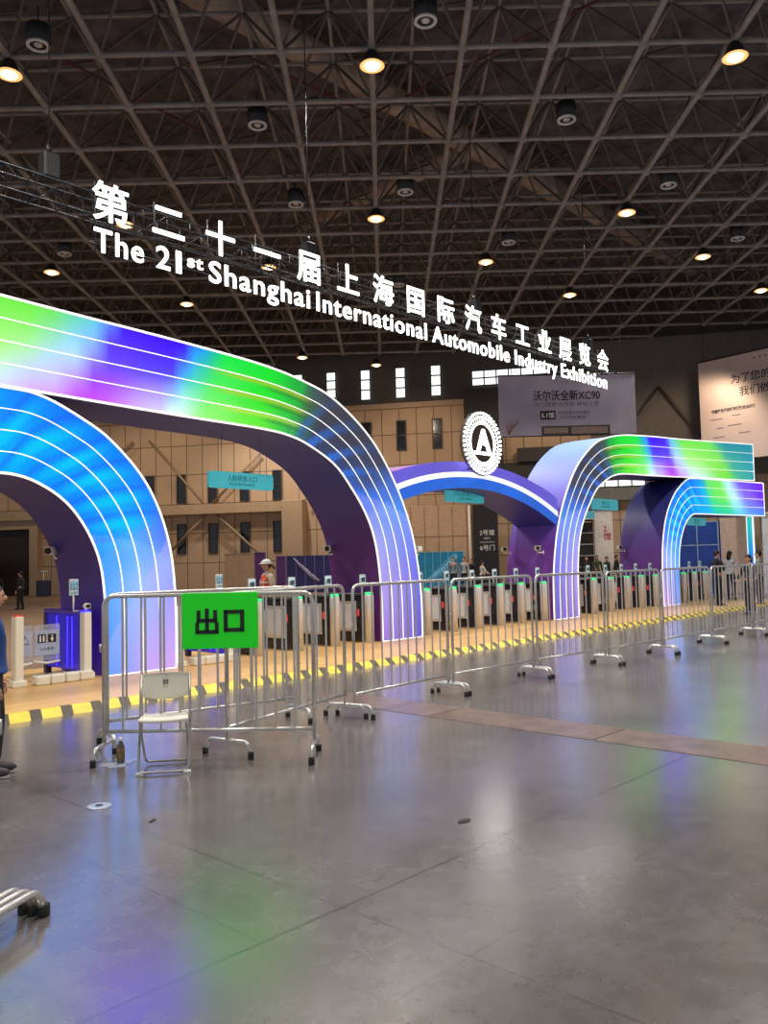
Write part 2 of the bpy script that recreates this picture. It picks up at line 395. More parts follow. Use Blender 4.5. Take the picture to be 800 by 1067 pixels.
# unlit round projectors
sp=thing('roof_downlight','','ceiling lamp')
MB().lathe([(.26,0),(.27,-.06),(.27,-.42),(.24,-.44)],(0,0,0),20).build('housing',BLACK,sp)
ring=MB(); ring.tube([(.225*math.cos(2*PI*k/20),.225*math.sin(2*PI*k/20),-.455) for k in range(20)],.04,6,closed=True); ring.lathe([(.10,-.43),(.09,-.46)],(0,0,0),14); ring.build('reflector_ring',mat('pale_ring',rgb(200,196,188),.4),sp)
MB().tube([(0,0,0),(0,0,.5)],.018,6).build('hanger_rod',DSTEEL,sp)
dl=[(8.22,-3.49,'unlit black downlight with pale ring at the upper left corner of the roof'),(7.98,.54,'unlit black downlight with pale ring at the top middle edge of the picture'),(9.88,-1.46,'unlit black downlight with pale ring left of the top centre lamp'),(9.92,2.4,'unlit black downlight with pale ring in the upper right half, left of the corner lamp'),(11.82,.43,'small unlit downlight right above the lamp over the title middle'),(11.81,4.33,'small unlit downlight with pale ring above right of the lamp over the title end'),(13.93,6.27,'small unlit downlight near the right edge above the banner lamp'),(13.86,2.27,'small unlit downlight just above the right half of the title'),(12.15,-1.23,'small unlit downlight between the title and the lamp over it'),(13.9,-5.44,'small unlit downlight at left above the small edge lamp'),(15.9,.4,'tiny unlit downlight beneath the middle of the title row')]
first=True
for (f,r,lb) in dl:
    o=sp if first else copy_tree(sp); first=False
    p=fh*(f*2.25)+rh*(r*2.2); o.location=(p.x,p.y,14.15); o['label']=lb; o['group']='unlit roof downlights'
# ------------------------------------------------------------------ arches
def lerp(a,b,t): return tuple(x+(y-x)*t for x,y in zip(a,b))
def sst(a,b,x):
    t=max(0,min(1,(x-a)/(b-a))); return t*t*(3-2*t)
def keycol(keys,t,v):
    for k in range(len(keys)-1):
        if t<=keys[k+1][0] or k==len(keys)-2:
            f=sst(0,1,(t-keys[k][0])/(keys[k+1][0]-keys[k][0])); a,b=keys[k],keys[k+1]; break
    def row(kk):
        o,m,i=kk[1:]; return lerp(o,m,v*2) if v<.5 else lerp(m,i,v*2-1)
    return lerp(row(a),row(b),f)
BIG=[((-1.2,5.87),(-1.2,4.46)),((4.7,5.52),(4.7,4.25)),((7.45,5.38),(7.43,4.15)),((9.3,5.25),(9.2,4.10)),((10.39,5.06),(9.9,4.03)),((11.08,4.82),(10.4,3.88)),((11.86,4.31),(11.0,3.58)),((12.4,3.75),(11.4,3.20)),((12.9,2.98),(11.83,2.65)),((13.23,2.18),(12.09,2.05)),((13.43,1.16),(12.22,1.15)),((13.46,.08),(12.24,.08))]
SML=[((-1.8,4.41),(-1.8,3.11)),((2.5,4.3),(2.5,3.06)),((4.6,4.24),(4.4,3.04)),((5.3,4.17),(4.96,3.01)),((6.03,3.84),(5.35,2.86)),((6.42,3.57),(5.65,2.65)),((6.82,3.17),(5.88,2.38)),((7.09,2.76),(6.05,2.08)),((7.29,2.26),(6.16,1.78)),((7.41,1.7),(6.22,1.43)),((7.46,.93),(6.26,.86)),((7.46,.08),(6.26,.08))]
KB=[(0,(30,130,150),(35,140,160),(30,130,150)),(.42,(35,135,150),(60,160,150),(60,170,150)),(.6,(110,225,90),(140,235,90),(120,230,60)),(1.0,(110,235,70),(170,250,130),(205,235,250)),(1.27,(90,190,200),(160,195,245),(190,150,240)),(1.47,(34,10,238),(60,40,238),(145,50,232)),(1.97,(30,0,240),(50,40,235),(190,175,245)),(2.15,(20,140,200),(70,200,180),(225,250,240)),(2.42,(20,225,70),(80,235,90),(150,245,120)),(3.0,(20,220,50),(40,225,50),(110,235,60)),(3.7,(30,150,60),(40,190,60),(60,190,70)),(4.4,(60,75,80),(60,90,70),(50,90,110)),(5,(60,60,70),(56,57,70),(50,60,90)),(6,(58,58,70),(56,58,74),(48,62,110)),(7,(60,60,78),(57,66,98),(50,82,160)),(7.7,(62,92,170),(60,95,180),(55,95,190)),(8.2,(58,108,188),(78,122,196),(120,130,200)),(9,(74,108,192),(112,130,200),(148,146,210)),(10,(84,90,184),(130,125,198),(156,140,205)),(11,(78,72,170),(126,102,182),(146,116,188))]
KS=[(0,(80,20,235),(80,20,235),(50,110,230)),(.45,(90,60,232),(110,90,235),(60,120,235)),(.72,(170,225,242),(185,240,230),(80,190,220)),(.95,(120,240,90),(120,240,90),(30,200,160)),(1.3,(110,230,110),(90,230,120),(10,190,180)),(1.6,(30,150,210),(20,170,210),(0,150,230)),(1.9,(10,100,235),(0,130,240),(0,130,250)),(3.5,(8,90,235),(0,125,240),(0,110,250)),(5,(5,95,232),(0,130,235),(5,95,245)),(7,(20,100,230),(10,140,228),(20,100,245)),(8,(60,95,228),(80,145,238),(50,120,248)),(9.3,(130,130,235),(130,165,245),(70,130,240)),(11,(188,150,218),(175,150,220),(60,125,205))]
def arch_colour(kind,t,v):
    tt=t+ (v-.5)*(.25 if t<4 else -.2)
    c=keycol(KB if kind=='big' else KS,max(0,tt),v)
    if kind=='big':
        if 2.2<t<4.6:     # orange streaks beside the light lines over the green
            for q in (.25,.5,.75):
                g=math.exp(-((v-q-.035)/.035)**2)*sst(2.2,2.7,t)*(1-sst(3.8,4.5,t))*.55; c=lerp(c,(240,170,40) if q<.7 else (245,210,90),g)
                g=math.exp(-((v-q-.10)/.03)**2)*sst(2.9,3.3,t)*(1-sst(4.2,4.6,t))*.5; c=lerp(c,(45,90,40),g)
        if t>4.2 and t<8.2:
            b=.5+.5*math.sin(2*PI*(t*1.25+v*1.1)); m=sst(.55,.85,b)*sst(4.4,5.2,t+v*.8)*(1-sst(7.6,8.1,t)); c=lerp(c,(42,92,180),m*(.12+.8*v))
        e=t-(8.45-1.15*v)     # printed petal edge on the leg
        if e>0: c=lerp(c,(150+20*v,160-12*v,226),.30*(1-sst(0,1.3,e)))
        e2=1-abs((t-10.2)/2.2-(v-.5)); 
        if t>8.6: c=lerp(c,(120,90,200),max(0,.2*e2))
    else:
        if t>1.2 and t<8:
            b=.5+.5*math.sin(2*PI*(t*1.05+v*1.5)); m=sst(.5,.95,b)*(1-sst(7,8,t))*math.exp(-((v-.55)/.38)**2)*sst(1.2,2.2,t); c=lerp(c,(0,178,222),m*.85)
            b2=.5+.5*math.sin(2*PI*(t*1.05+v*1.5)+2.6); m=sst(.86,1,b2)*sst(1.6,2.4,t)*(1-sst(7,8,t)); c=lerp(c,(25,75,200),m*.5)
        e=t-(8.9-2.2*v)
        if e>0: c=lerp(c,(115,160,245),.35*(1-sst(0,1.0,e)))
        e=t-(8.2+2.2*v)
        if e>0: c=lerp(c,(165,165,240),.35*(1-sst(0,1.6,e)))
    return c
def arch_face_mat():
    m=bpy.data.materials.new('printed_light_box'); m.use_nodes=True; nt=m.node_tree; N=nt.nodes; L=nt.links; b=N['Principled BSDF']
    a=N.new('ShaderNodeAttribute'); a.attribute_name='print'
    L.new(a.outputs['Color'],b.inputs['Base Color']); L.new(a.outputs['Color'],b.inputs['Emission Color']); b.inputs['Emission Strength'].default_value=1.2; b.inputs['Roughness'].default_value=.5
    b.inputs['Specular IOR Level'].default_value=.15
    mm=N.new('ShaderNodeMixRGB'); mm.blend_type='MULTIPLY'; mm.inputs[0].default_value=1; L.new(a.outputs['Color'],mm.inputs[1]); mm.inputs[2].default_value=(.15,.15,.15,1); L.new(mm.outputs[0],b.inputs['Base Color'])
    return m
FACE=arch_face_mat()
def grad_mat(name,stops,rough=.5,axis=2,zmax=6.):
    m=bpy.data.materials.new(name); m.use_nodes=True; nt=m.node_tree;N=nt.nodes;L=nt.links;b=N['Principled BSDF']
    tc=N.new('ShaderNodeTexCoord'); sep=N.new('ShaderNodeSeparateXYZ'); L.new(tc.outputs['Object'],sep.inputs[0])
    nz=N.new('ShaderNodeTexNoise'); nz.inputs['Scale'].default_value=.8; L.new(tc.outputs['Object'],nz.inputs['Vector'])
    dv=N.new('ShaderNodeMath'); dv.operation='DIVIDE'; dv.inputs[1].default_value=zmax; L.new(sep.outputs[axis],dv.inputs[0])
    ad=N.new('ShaderNodeMath'); ad.operation='MULTIPLY_ADD'; ad.inputs[1].default_value=.12; L.new(nz.outputs['Fac'],ad.inputs[0]); L.new(dv.outputs[0],ad.inputs[2])
    r=N.new('ShaderNodeValToRGB'); e=r.color_ramp.elements
    while len(e)<len(stops): e.new(.5)
    for k,(p,c) in enumerate(stops): e[k].position=p; e[k].color=rgb(*c)
    L.new(ad.outputs[0],r.inputs['Fac']); L.new(r.outputs['Color'],b.inputs['Base Color']); b.inputs['Roughness'].default_value=rough
    return m
SOFF_B=grad_mat('soffit_print_navy_to_purple',[(.05,(112,44,128)),(.35,(92,42,120)),(.6,(46,56,140)),(1,(40,56,140))])
SOFF_S=grad_mat('soffit_print_violet',[(.05,(98,40,190)),(.3,(60,38,130)),(.6,(38,46,128)),(1,(34,44,120))])
OUT_B=grad_mat('outer_skin_blue_to_purple',[(.05,(128,50,150)),(.35,(112,56,160)),(.6,(100,90,205)),(.85,(130,165,235)),(1,(135,170,235))])  # purple print at the foot, turning pale blue towards the top
OUT_S=grad_mat('outer_print_navy_to_purple',[(.05,(110,50,130)),(.3,(100,55,140)),(.55,(48,52,130)),(1,(40,48,120))])
YF,YB=11.65,13.1
def make_arch(kind,P,mirror,label,soff,outer,ins=None):
    SEG=10
    if mirror: P=[((2*mirror-a[0],a[1]),(2*mirror-b[0],b[1])) for a,b in P]
    O=catmull([a for a,b in P],SEG); I=catmull([b for a,b in P],SEG); n=len(O)
    cx=(O[-1][0]+I[-1][0])/2
    root=thing('arch_gate',label,'arch',(cx,(YF+YB)/2,.08))
    T=Matrix.Translation((-cx,-(YF+YB)/2,-.08))
    def pt(k,v,y): 
        p=lerp(O[k],I[k],v); return (p[0],y,p[1])
    # lit face
    NV=28; vs=[];fs=[];cols=[]
    for k in range(n):
        for j in range(NV+1):
            vs.append(T@Vector(pt(k,j/NV,YF))); cols.append(arch_colour(kind,k/SEG,j/NV))
    for k in range(n-1):
        for j in range(NV):
            a=k*(NV+1)+j; q=[a,a+1,a+NV+2,a+NV+1]; fs.append(q if not mirror else q[::-1])
    mb=MB(); mb.add(vs,fs); me=mb.mesh('light_box_face',FACE)
    at=me.color_attributes.new('print','FLOAT_COLOR','POINT')
    for k,c in enumerate(cols):
        R_,G_,B_=[lin(max(0,min(255,q))) for q in c]
        q=max(0,B_-G_)*max(0,B_-R_)/max(B_,.01); g_=1+(2.6 if kind=='big' else .9)*q*q      # the deep blue diodes burn brightest
        if G_>B_ and G_>R_: g_=1-.22*(G_-B_)
        at.data[k].color=(R_*g_,G_*g_,B_*g_,1)
    f=link('light_box_face',me,root)
    # curved skins, back, ends
    def strip(v,ya,yb,name,m,flip,th=.0):
        b=MB(); vv=[];ff=[]
        for k in range(n): vv+= [T@Vector(pt(k,v,ya)),T@Vector(pt(k,v,yb))]
        for k in range(n-1):
            q=[2*k,2*k+1,2*k+3,2*k+2]; ff.append(q if flip else q[::-1])
        b.add(vv,ff,0,True); return b.build(name,m,root)
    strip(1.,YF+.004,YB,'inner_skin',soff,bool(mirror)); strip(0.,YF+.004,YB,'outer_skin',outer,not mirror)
    b=MB(); vv=[];ff=[]
    for k in range(n): vv+= [T@Vector(pt(k,0,YB)),T@Vector(pt(k,1,YB))]
    for k in range(n-1): ff.append([2*k,2*k+1,2*k+3,2*k+2])
    b.add(vv,ff); b.add([T@Vector(pt(0,0,YF+.004)),T@Vector(pt(0,1,YF+.004)),T@Vector(pt(0,1,YB)),T@Vector(pt(0,0,YB))],[[0,1,2,3]]); b.build('back_panel',soff,root)
    # light lines
    hw=.0055
    for v in (.25,.5,.75):
        b=MB(); vv=[];ff=[]
        for k in range(n):
            w_=hw
            for dv,y in ((-w_,YF),(-w_,YF-.012),(w_,YF-.012),(w_,YF)): vv.append(T@Vector(pt(k,v+dv,y)))
        for k in range(n-1):
            for q in range(3): ff.append([4*k+q,4*k+q+1,4*k+4+q+1,4*k+4+q])
        b.add(vv,ff); b.build('light_line',TRIMW,root)
    for v,nm in ((0.,'outer_edge_trim'),(1.,'inner_edge_trim')):
        b=MB(); b.tube([T@Vector(pt(k,v,YF)) for k in range(n)],.019,6); b.build(nm,TRIMW,root)
    b=MB(); b.tube([T@Vector(pt(0,0,YF)),T@Vector(pt(0,1,YF))],.022,6); b.build('end_trim',TRIMW,root); b=MB(); b.tube([T@Vector(pt(n-1,0,YF)),T@Vector(pt(n-1,1,YF))],.015,6); b.build('base_trim',TRIMW,root)
    return root
a0=make_arch('small',SML,None,'nearest small arch at the left, bright blue lit face curving down to a lavender leg',SOFF_S,OUT_S)
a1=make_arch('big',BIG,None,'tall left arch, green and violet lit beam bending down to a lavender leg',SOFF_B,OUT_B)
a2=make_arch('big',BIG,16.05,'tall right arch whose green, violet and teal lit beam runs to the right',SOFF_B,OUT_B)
a3=make_arch('small',SML,16.22,'farthest small arch at right, blue leg with lime and violet beam below the tall one',SOFF_S,OUT_S)
# centre arch with stripe
def centre_arch():
    x0,x1=12.25,19.1; cx=15.45
    root=thing('connecting_arch','low blue arched bridge with a white stripe carrying the round letter A emblem','arch',(cx,12.2,3.5))
    T=Matrix.Translation((-cx,-12.2,-3.5))
    n=40; YA,YC=11.72,12.95
    def z(kind,x):
        R={'top':10.,'s1':8.6,'s0':8.4,'bot':8.2}[kind]; pk={'top':3.93,'s1':3.70,'s0':3.58,'bot':3.33}[kind]; return pk-(R-math.sqrt(R*R-(x-cx)**2))
    def band(ka,kb,y,m,name):
        b=MB(); vv=[];ff=[]
        for k in range(n+1):
            x=x0+(x1-x0)*k/n; vv+= [T@Vector((x,y,z(ka,x))),T@Vector((x,y,z(kb,x)))]
        for k in range(n): ff.append([2*k,2*k+1,2*k+3,2*k+2])
        b.add(vv,ff); b.build(name,m,root)
    band('top','s1',YA,mat('lavender_print',rgb(92,84,200),.5,emit=rgb(92,84,205),es=.45,noise=.08,nscale=1),'upper_face')
    band('s1','s0',YA,mat('white_stripe',rgb(225,230,245),.5,emit=rgb(225,230,250),es=.6,noise=.02),'white_stripe')
    band('s0','bot',YA,mat('blue_print',rgb(24,92,200),.5,emit=rgb(26,92,205),es=.6,noise=.2,nscale=.8),'lower_face')
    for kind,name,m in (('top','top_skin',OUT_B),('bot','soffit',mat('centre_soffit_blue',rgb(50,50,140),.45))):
        b=MB(); vv=[];ff=[]
        for k in range(n+1):
            x=x0+(x1-x0)*k/n; vv+= [T@Vector((x,YA,z(kind,x))),T@Vector((x,YC,z(kind,x)))]
        for k in range(n): ff.append([2*k,2*k+2,2*k+3,2*k+1])
        b.add(vv,ff,0,True); b.build(name,m,root)
    band('top','bot',YC,mat('centre_soffit_blue',rgb(50,50,140),.45),'back_face')
centre_arch()
# emblem: ring of bulbs with letter A
em=thing('round_emblem','round white illuminated emblem of radiating bulbs around a letter A on the centre arch','emblem',(15.56,11.5,4.36))
bm1=MB().ell((0,0,0),(.033,.033,.033),8,5).mesh('bulb',LED); bm2=MB().ell((0,0,0),(.027,.027,.027),8,5).mesh('bulb',LED)
for k in range(42):
    a=2*PI*k/42; c,s=math.cos(a),math.sin(a)
    link('bulb',bm1,em,Matrix.Translation((c*.70,-.03,s*.70))); link('bulb',bm2,em,Matrix.Translation((c*.615,-.03,s*.615)))
b=MB()
for k in range(42):
    a=2*PI*(k+.5)/42; c,s=math.cos(a),math.sin(a)
    b.tube([(c*.50,-.02,s*.50),(c*.60,-.02,s*.60)],.009,5)
b.build('radial_tubes',LED,em)
b=MB(); b.tube([(.47*math.cos(2*PI*k/48),-.02,.47*math.sin(2*PI*k/48)) for k in range(48)],.028,8,closed=True); b.build('inner_ring',LED,em)
b=MB(); b.tube([(.73*math.cos(2*PI*k/48),.04,.73*math.sin(2*PI*k/48)) for k in range(48)],.02,6,closed=True); b.tube([(.57*math.cos(2*PI*k/48),.04,.57*math.sin(2*PI*k/48)) for k in range(48)],.02,6,closed=True)
for k in range(12):
    a=2*PI*k/12; b.tube([(.45*math.cos(a),.03,.45*math.sin(a)),(.73*math.cos(a),.03,.73*math.sin(a))],.012,5)
b.tube([(-.3,.06,-.6),(-.3,.3,-.6)],.02,6); b.tube([(.3,.06,-.6),(.3,.3,-.6)],.02,6)
b.build('back_frame',DSTEEL,em)
put_text('letter',  'A',frame((0,-.05,.07),(1,0,0),(0,0,1)),.70,LED,em,.02,.016)
b=MB(); b.box(-.34,.34,-.05,-.01,-.27,-.20,bev=.01); b.tube([(.42*math.cos(t_),-.03,-.27+.0+.42*math.sin(t_)*.55) for t_ in [PI+PI*k/14 for k in range(15)]],.02,6); b.build('book_base',LED,em)
# ------------------------------------------------------------------ hanging title
TY=13.3
ti=thing('hanging_title','white illuminated Chinese and English title letters hung under the roof','sign',(16,TY,7.2))
b=MB(); x0,x1=5.0,26.0
zz=(7.9,8.3)
tb=thing('lighting_truss','thin black box truss hanging from the roof behind the title letters','truss',((x0+x1)/2,TY+.35,7.9))
TT=Vector(((x0+x1)/2,TY+.35,7.9))
b=MB()
for y in (TY+.15,TY+.5):
    for z in zz: b.tube([Vector((x0,y,z))-TT,Vector((x1,y,z))-TT],.022,6)
k=0; x=x0
while x<x1-.1:
    for y in (TY+.15,TY+.5):
        b.tube([Vector((x,y,zz[0]))-TT,Vector((x,y,zz[1]))-TT],.012,5); b.tube([Vector((x,y,zz[k%2]))-TT,Vector((x+.5,y,zz[1-k%2]))-TT],.01,5)
    for z in zz: b.tube([Vector((x,TY+.15,z))-TT,Vector((x,TY+.5,z))-TT],.01,5)
    x+=.5; k+=1
b.build('truss_frame',BLACK,tb)
for x in (6.3,12.2,18.3,24.4):
    b=MB(); b.tube([Vector((x,TY+.32,8.3))-TT,Vector((x,TY+.32,14.0))-TT],.012,6); b.build('hoist_chain',BLACK,tb)
    b=MB(); b.box(x-.14,x+.14,TY+.18,TY+.46,8.34,8.8,bev=.03).tube([(x,TY+.32,8.8),(x,TY+.32,8.95)],.05,8); b=b.build('hoist_motor',BLACK,tb,Matrix.Translation(-TT))
TM=Matrix.Translation((-16,-TY,-7.2))
BO=.006
zh='第二十一届上海国际汽车工业展览会'
for k,c in enumerate(zh):
    x=7.27+k*(24.79-7.27)/15
    me,bb=glyph(c,.74,.012,.009); me.materials.clear(); me.materials.append(LED)
    me.transform(TM@FRONT(x,TY,7.84)@Matrix.Translation((-.34*1.0-.03,0,0))); link('chinese_character',me,ti)
words=[('The',6.95,7.91),('2',8.17,8.46),('1',8.59,8.70),('st',8.84,9.19),('Shanghai',9.33,11.93),('International',12.13,15.83),('Automobile',16.05,19.42),('Industry',19.70,21.93),('Exhibition',22.17,25.0)]
for wd,xa,xb in words:
    small=wd=='st'; sz=.34 if small else .60; zb=7.38 if small else 7.2
    _,full=glyph(wd,sz,.012,BO,1.12); sc=(xb-xa)/(full[1]-full[0])
    for k in range(len(wd)):
        _,pb=glyph(wd[:k+1],sz,.012,BO,1.12); me,gb=glyph(wd[k],sz,.012,BO,1.12)
        me.materials.clear(); me.materials.append(LED)
        dx=pb[1]-gb[1]-full[0]
        me.transform(TM@FRONT(xa,TY,zb)@Matrix.Diagonal((sc,1,1,1))@Matrix.Translation((dx,0,0))); link('letter',me,ti)
b=MB()
x=7.0
while x<25.2:
    b.tube([(x,TY+.06,7.2),(x,TY+.06,8.45)],.012,5); x+=1.17
b.tube([(6.9,TY+.06,7.35),(25.1,TY+.06,7.35)],.014,5); b.tube([(6.9,TY+.06,7.75),(25.1,TY+.06,7.75)],.014,5); b.tube([(6.9,TY+.06,8.1),(25.1,TY+.06,8.1)],.014,5)
for x in (7.0,13.,19.,25.): b.tube([(x,TY+.06,8.1),(x,TY+.17,8.1)],.012,5)
b.build('letter_rack',BLACK,ti,TM)
# ------------------------------------------------------------------ platform
def plank_mat():
    m=bpy.data.materials.new('laminate_planks'); m.use_nodes=True; nt=m.node_tree;N=nt.nodes;L=nt.links;b=N['Principled BSDF']
    tc=N.new('ShaderNodeTexCoord'); br=N.new('ShaderNodeTexBrick'); L.new(tc.outputs['Object'],br.inputs['Vector'])
    br.inputs['Scale'].default_value=1; br.inputs['Brick Width'].default_value=2.4; br.inputs['Row Height'].default_value=.3; br.inputs['Mortar Size'].default_value=.008
    br.inputs['Color1'].default_value=rgb(228,184,118); br.inputs['Color2'].default_value=rgb(218,172,108); br.inputs['Mortar'].default_value=rgb(240,205,150)
    mp=N.new('ShaderNodeMapping'); mp.inputs['Scale'].default_value=(.6,9,1); L.new(tc.outputs['Object'],mp.inputs[0]); nz=N.new('ShaderNodeTexNoise'); nz.inputs['Scale'].default_value=3; nz.inputs['Detail'].default_value=5; L.new(mp.outputs[0],nz.inputs['Vector'])
    rp=N.new('ShaderNodeValToRGB'); rp.color_ramp.elements[0].color=(.8,.78,.74,1); rp.color_ramp.elements[1].color=(1,1,1,1); L.new(nz.outputs['Fac'],rp.inputs['Fac'])
    mx=N.new('ShaderNodeMixRGB'); mx.blend_type='MULTIPLY'; mx.inputs[0].default_value=.6; L.new(br.outputs['Color'],mx.inputs[1]); L.new(rp.outputs[0],mx.inputs[2]); L.new(mx.outputs[0],b.inputs['Base Color']); b.inputs['Roughness'].default_value=.38
    return m
pf=thing('gate_platform','low wood laminate platform with a yellow and black hazard edge under the arches','platform',(13,11.5,0))
P0,P1=-2.0,29.8
T=Matrix.Translation((-13,-11.5,0))
b=MB(); b.box(P0,P1,9.60,13.6,0.0,.08); b.build('platform_deck',plank_mat(),pf,T)
YEL=mat('hazard_yellow',rgb(236,206,60),.5,noise=.08); HBK=mat('hazard_black',rgb(74,64,44),.55)
b=MB(); x=P0; k=0
def ramp(x0,x1,mi,sk=.05):
    za,zb=.004,.083
    vs=[(x0,9.44,0),(x1,9.44,0),(x1+sk,9.60,.083),(x0+sk,9.60,.083),(x1+sk,9.66,.083),(x0+sk,9.66,.083)]
    b.add(vs,[[0,1,2,3],[3,2,4,5]],mi)
while x<P1-.4:
    ramp(x,x+.235,0); ramp(x+.235,x+.37,1); x+=.37
b.build('hazard_edge',[YEL,HBK],pf,T)
# ------------------------------------------------------------------ crowd barricades
BW,BH=1.84,1.44
def make_barricade():
    r=thing('crowd_barricade','','barricade')
    h=BW/2
    f=MB(); f.tube(fillet([(-h,0,.13),(-h,0,BH),(h,0,BH),(h,0,.13)],.10,6),.0185,10); f.tube([(-h,0,.25),(h,0,.25)],.017,8); f.build('frame',STEEL,r)
    for k in range(1,11):
        x=-h+BW*k/11
        MB().tube([(x,0,.25),(x,0,BH)],.0105,7,cap=False).build('bar',STEEL,r)
    for s in (-1,1):
        x=s*h
        ft=MB().tube(fillet([(x,-.26,.035),(x-s*.0,-.22,.14),(x,.22,.14),(x,.26,.035)],.07,5),.019,8).build('foot',STEEL,r)
        for y in (-.26,.26): MB().lathe([(.025,0),(.027,.01),(.026,.055),(.02,.06)],(x,y,0),10).build('rubber_foot',RUB,ft)
    MB().tube([(-h-.03,0,.95),(-h-.03,0,1.02)],.012,6).tube([(-h,0,.985),(-h-.03,0,.985)],.008,6).build('hinge_pin',STEEL,r)
    MB().tube([(h,0,.62),(h+.03,0,.62)],.008,6).build('hinge_pin',STEEL,r)
    return r
bar0=make_barricade()
def place_bar(p,q,label,first=[True],lift=0):
    o=bar0 if first[0] else copy_tree(bar0); first[0]=False
    p=Vector(p);q=Vector(q);d=q-p; o.location=((p.x+q.x)/2,(p.y+q.y)/2,lift); o.rotation_euler=(0,0,math.atan2(d.y,d.x)); s=(d.length)/BW; o.scale=(s,1,1); o['label']=label; o['group']='steel crowd barricades'
place_bar((3.72,6.97),(4.95,5.56),'nearest steel barricade at left, carrying the green exit board, white chair in front')
place_bar((3.99,7.42),(5.99,6.98),'steel barricade directly behind the one with the green board, on the platform side')
place_bar((4.50,6.22),(6.42,6.70),'steel barricade between the green board and the start of the long row')
Y0=6.60;X0=6.50;STEP=1.885
names=['first steel barricade of the long straight row, just right of the green board','second steel barricade of the long row, in front of the tall left arch leg','third steel barricade of the long row, in front of the centre gates','fourth steel barricade of the long row, in front of the tall right arch leg','fifth steel barricade of the long row, between the two right arch legs','sixth steel barricade of the long row, in front of the farthest small arch','seventh steel barricade of the long row, at the right edge of the picture','eighth and last steel barricade of the long row at the right edge of the picture']
names=names[:8]
J=[(6.42,6.60),(8.29,6.72),(10.14,6.67),(11.92,6.52),(13.66,6.42),(15.72,6.40),(17.66,6.34)]
for k in range(6):
    a_,b_=Vector(J[k]+(0,)),Vector(J[k+1]+(0,)); e_=(b_-a_).normalized()*.05
    place_bar(a_+e_,b_-e_,names[k])
place_bar((17.72,6.34),(19.5,6.3),names[6])
# stacked barricade feet at lower left: barricades lying folded together, standing outside the frame
for k in range(3):
    o=copy_tree(bar0); o.scale=(1,1.35,1); d=Vector((-.93,-.36)).normalized()
    n_=Vector((.30,.95)); base=Vector((1.86,4.19))+Vector((-.36,.93))*0
    # foot runs along (0.21,0.11): the panel runs perpendicular to it
    o.location=(1.62-.0+k*.028,4.09-.925+k*-.0-.03*k*0,0)
    o.rotation_euler=(0,0,0); o['group']='steel crowd barricades'
    fdir=Vector((.88,.47)).normalized(); pdir=Vector((-.47,.88)).normalized()
    c=Vector((1.545,4.02))+pdir*(BW/2)+pdir*(.06*(k-1))+fdir*(.004*k)
    o.location=(c.x,c.y,0); o.rotation_euler=(0,0,math.atan2(pdir.y,pdir.x))
    o['label']=['innermost','middle','outermost'][k]+' of three steel barricades nested together at the lower left edge'
STACK=[o for o in bpy.data.objects if o.get('label','').endswith('lower left edge')]
# ------------------------------------------------------------------ green exit board
A,B_=Vector((4.19,6.43,0)),Vector((4.635,5.92,0)); dx=(B_-A).normalized(); nrm=Vector((dx.y,-dx.x,0)); 
if nrm.dot(-A)<0: nrm=-nrm
c=(A+B_)/2+nrm*.035; wd=(B_-A).length
eb=thing('exit_board','bright green board with black Chinese exit characters tied to the nearest barricade','sign',(c.x,c.y,.965),math.atan2(dx.y,dx.x))
MB().box(-wd/2,wd/2,-.006,.006,0,.49,bev=.003).build('board',mat('green_board',rgb(26,250,34),.5,noise=.02),eb)
b=MB(); K=.022
def strokes(rects,ox):
    for (x0,x1,z0,z1) in rects: b.box(ox+x0-WS,ox+x1+WS,-.012,-.0065,z0-WS,z1+WS)
WS=.006
S1=[(-.011,.011,.135,.345),(-.085,-.063,.235,.33),(.063,.085,.235,.33),(-.085,.085,.235,.257),(-.098,-.076,.14,.225),(.076,.098,.14,.225),(-.098,.098,.135,.157)]
S2=[(-.085,-.061,.15,.33),(.061,.085,.15,.33),(-.085,.085,.308,.33),(-.085,.085,.15,.172)]
strokes(S1,-.115);strokes(S2,.125)
b.build('characters',BLACK,eb)
b=MB()
for x in (-wd/2+.03,wd/2-.03): b.tube([(x,.01,.47),(x,.03,.49),(x,.05,.47)],.006,6)
b.build('cable_tie',BLACK,eb)
# ------------------------------------------------------------------ folding chair
chd=Vector((.26,-.34)); 
ch_=thing('folding_chair','white plastic and grey tube folding chair standing in front of the nearest barricade','chair',(3.90,6.27,0),math.radians(-37))
TUBE=mat('grey_tube',rgb(176,174,168),.35,.7)
# local: x across, -y toward the camera (front? the chair faces away from the row), back rest on the far side
b=MB(); b.tube(fillet([(-.20,.06,.78),(-.205,.02,.42),(-.20,-.20,.02),(.20,-.20,.02),(.205,.02,.42),(.20,.06,.78)],.06,5),.011,8); b.build('front_leg_frame',TUBE,ch_)
b=MB(); b.tube(fillet([(-.185,-.17,.40),(-.185,.20,.02),(.185,.20,.02),(.185,-.17,.40)],.06,5),.010,8); b.build('rear_leg_frame',TUBE,ch_)
def slab(nx,ny,fn,th):
    vs=[];fs=[]
    for s in (0,1):
        for i in range(nx+1):
            for j in range(ny+1):
                p,n=fn(i/nx,j/ny); vs.append(Vector(p)+Vector(n)*(th*(s-.5)))
    o=(nx+1)*(ny+1)
    for i in range(nx):
        for j in range(ny):
            a=i*(ny+1)+j; fs.append([a,a+1,a+ny+2,a+ny+1]); fs.append([o+a,o+a+ny+1,o+a+ny+2,o+a+1])
    for i in range(nx):
        for j in (0,ny):
            a=i*(ny+1)+j; q=[a,a+ny+1,o+a+ny+1,o+a]; fs.append(q)
    for j in range(ny):
        for i in (0,nx):
            a=i*(ny+1)+j; fs.append([a,a+1,o+a+1,o+a])
    return vs,fs
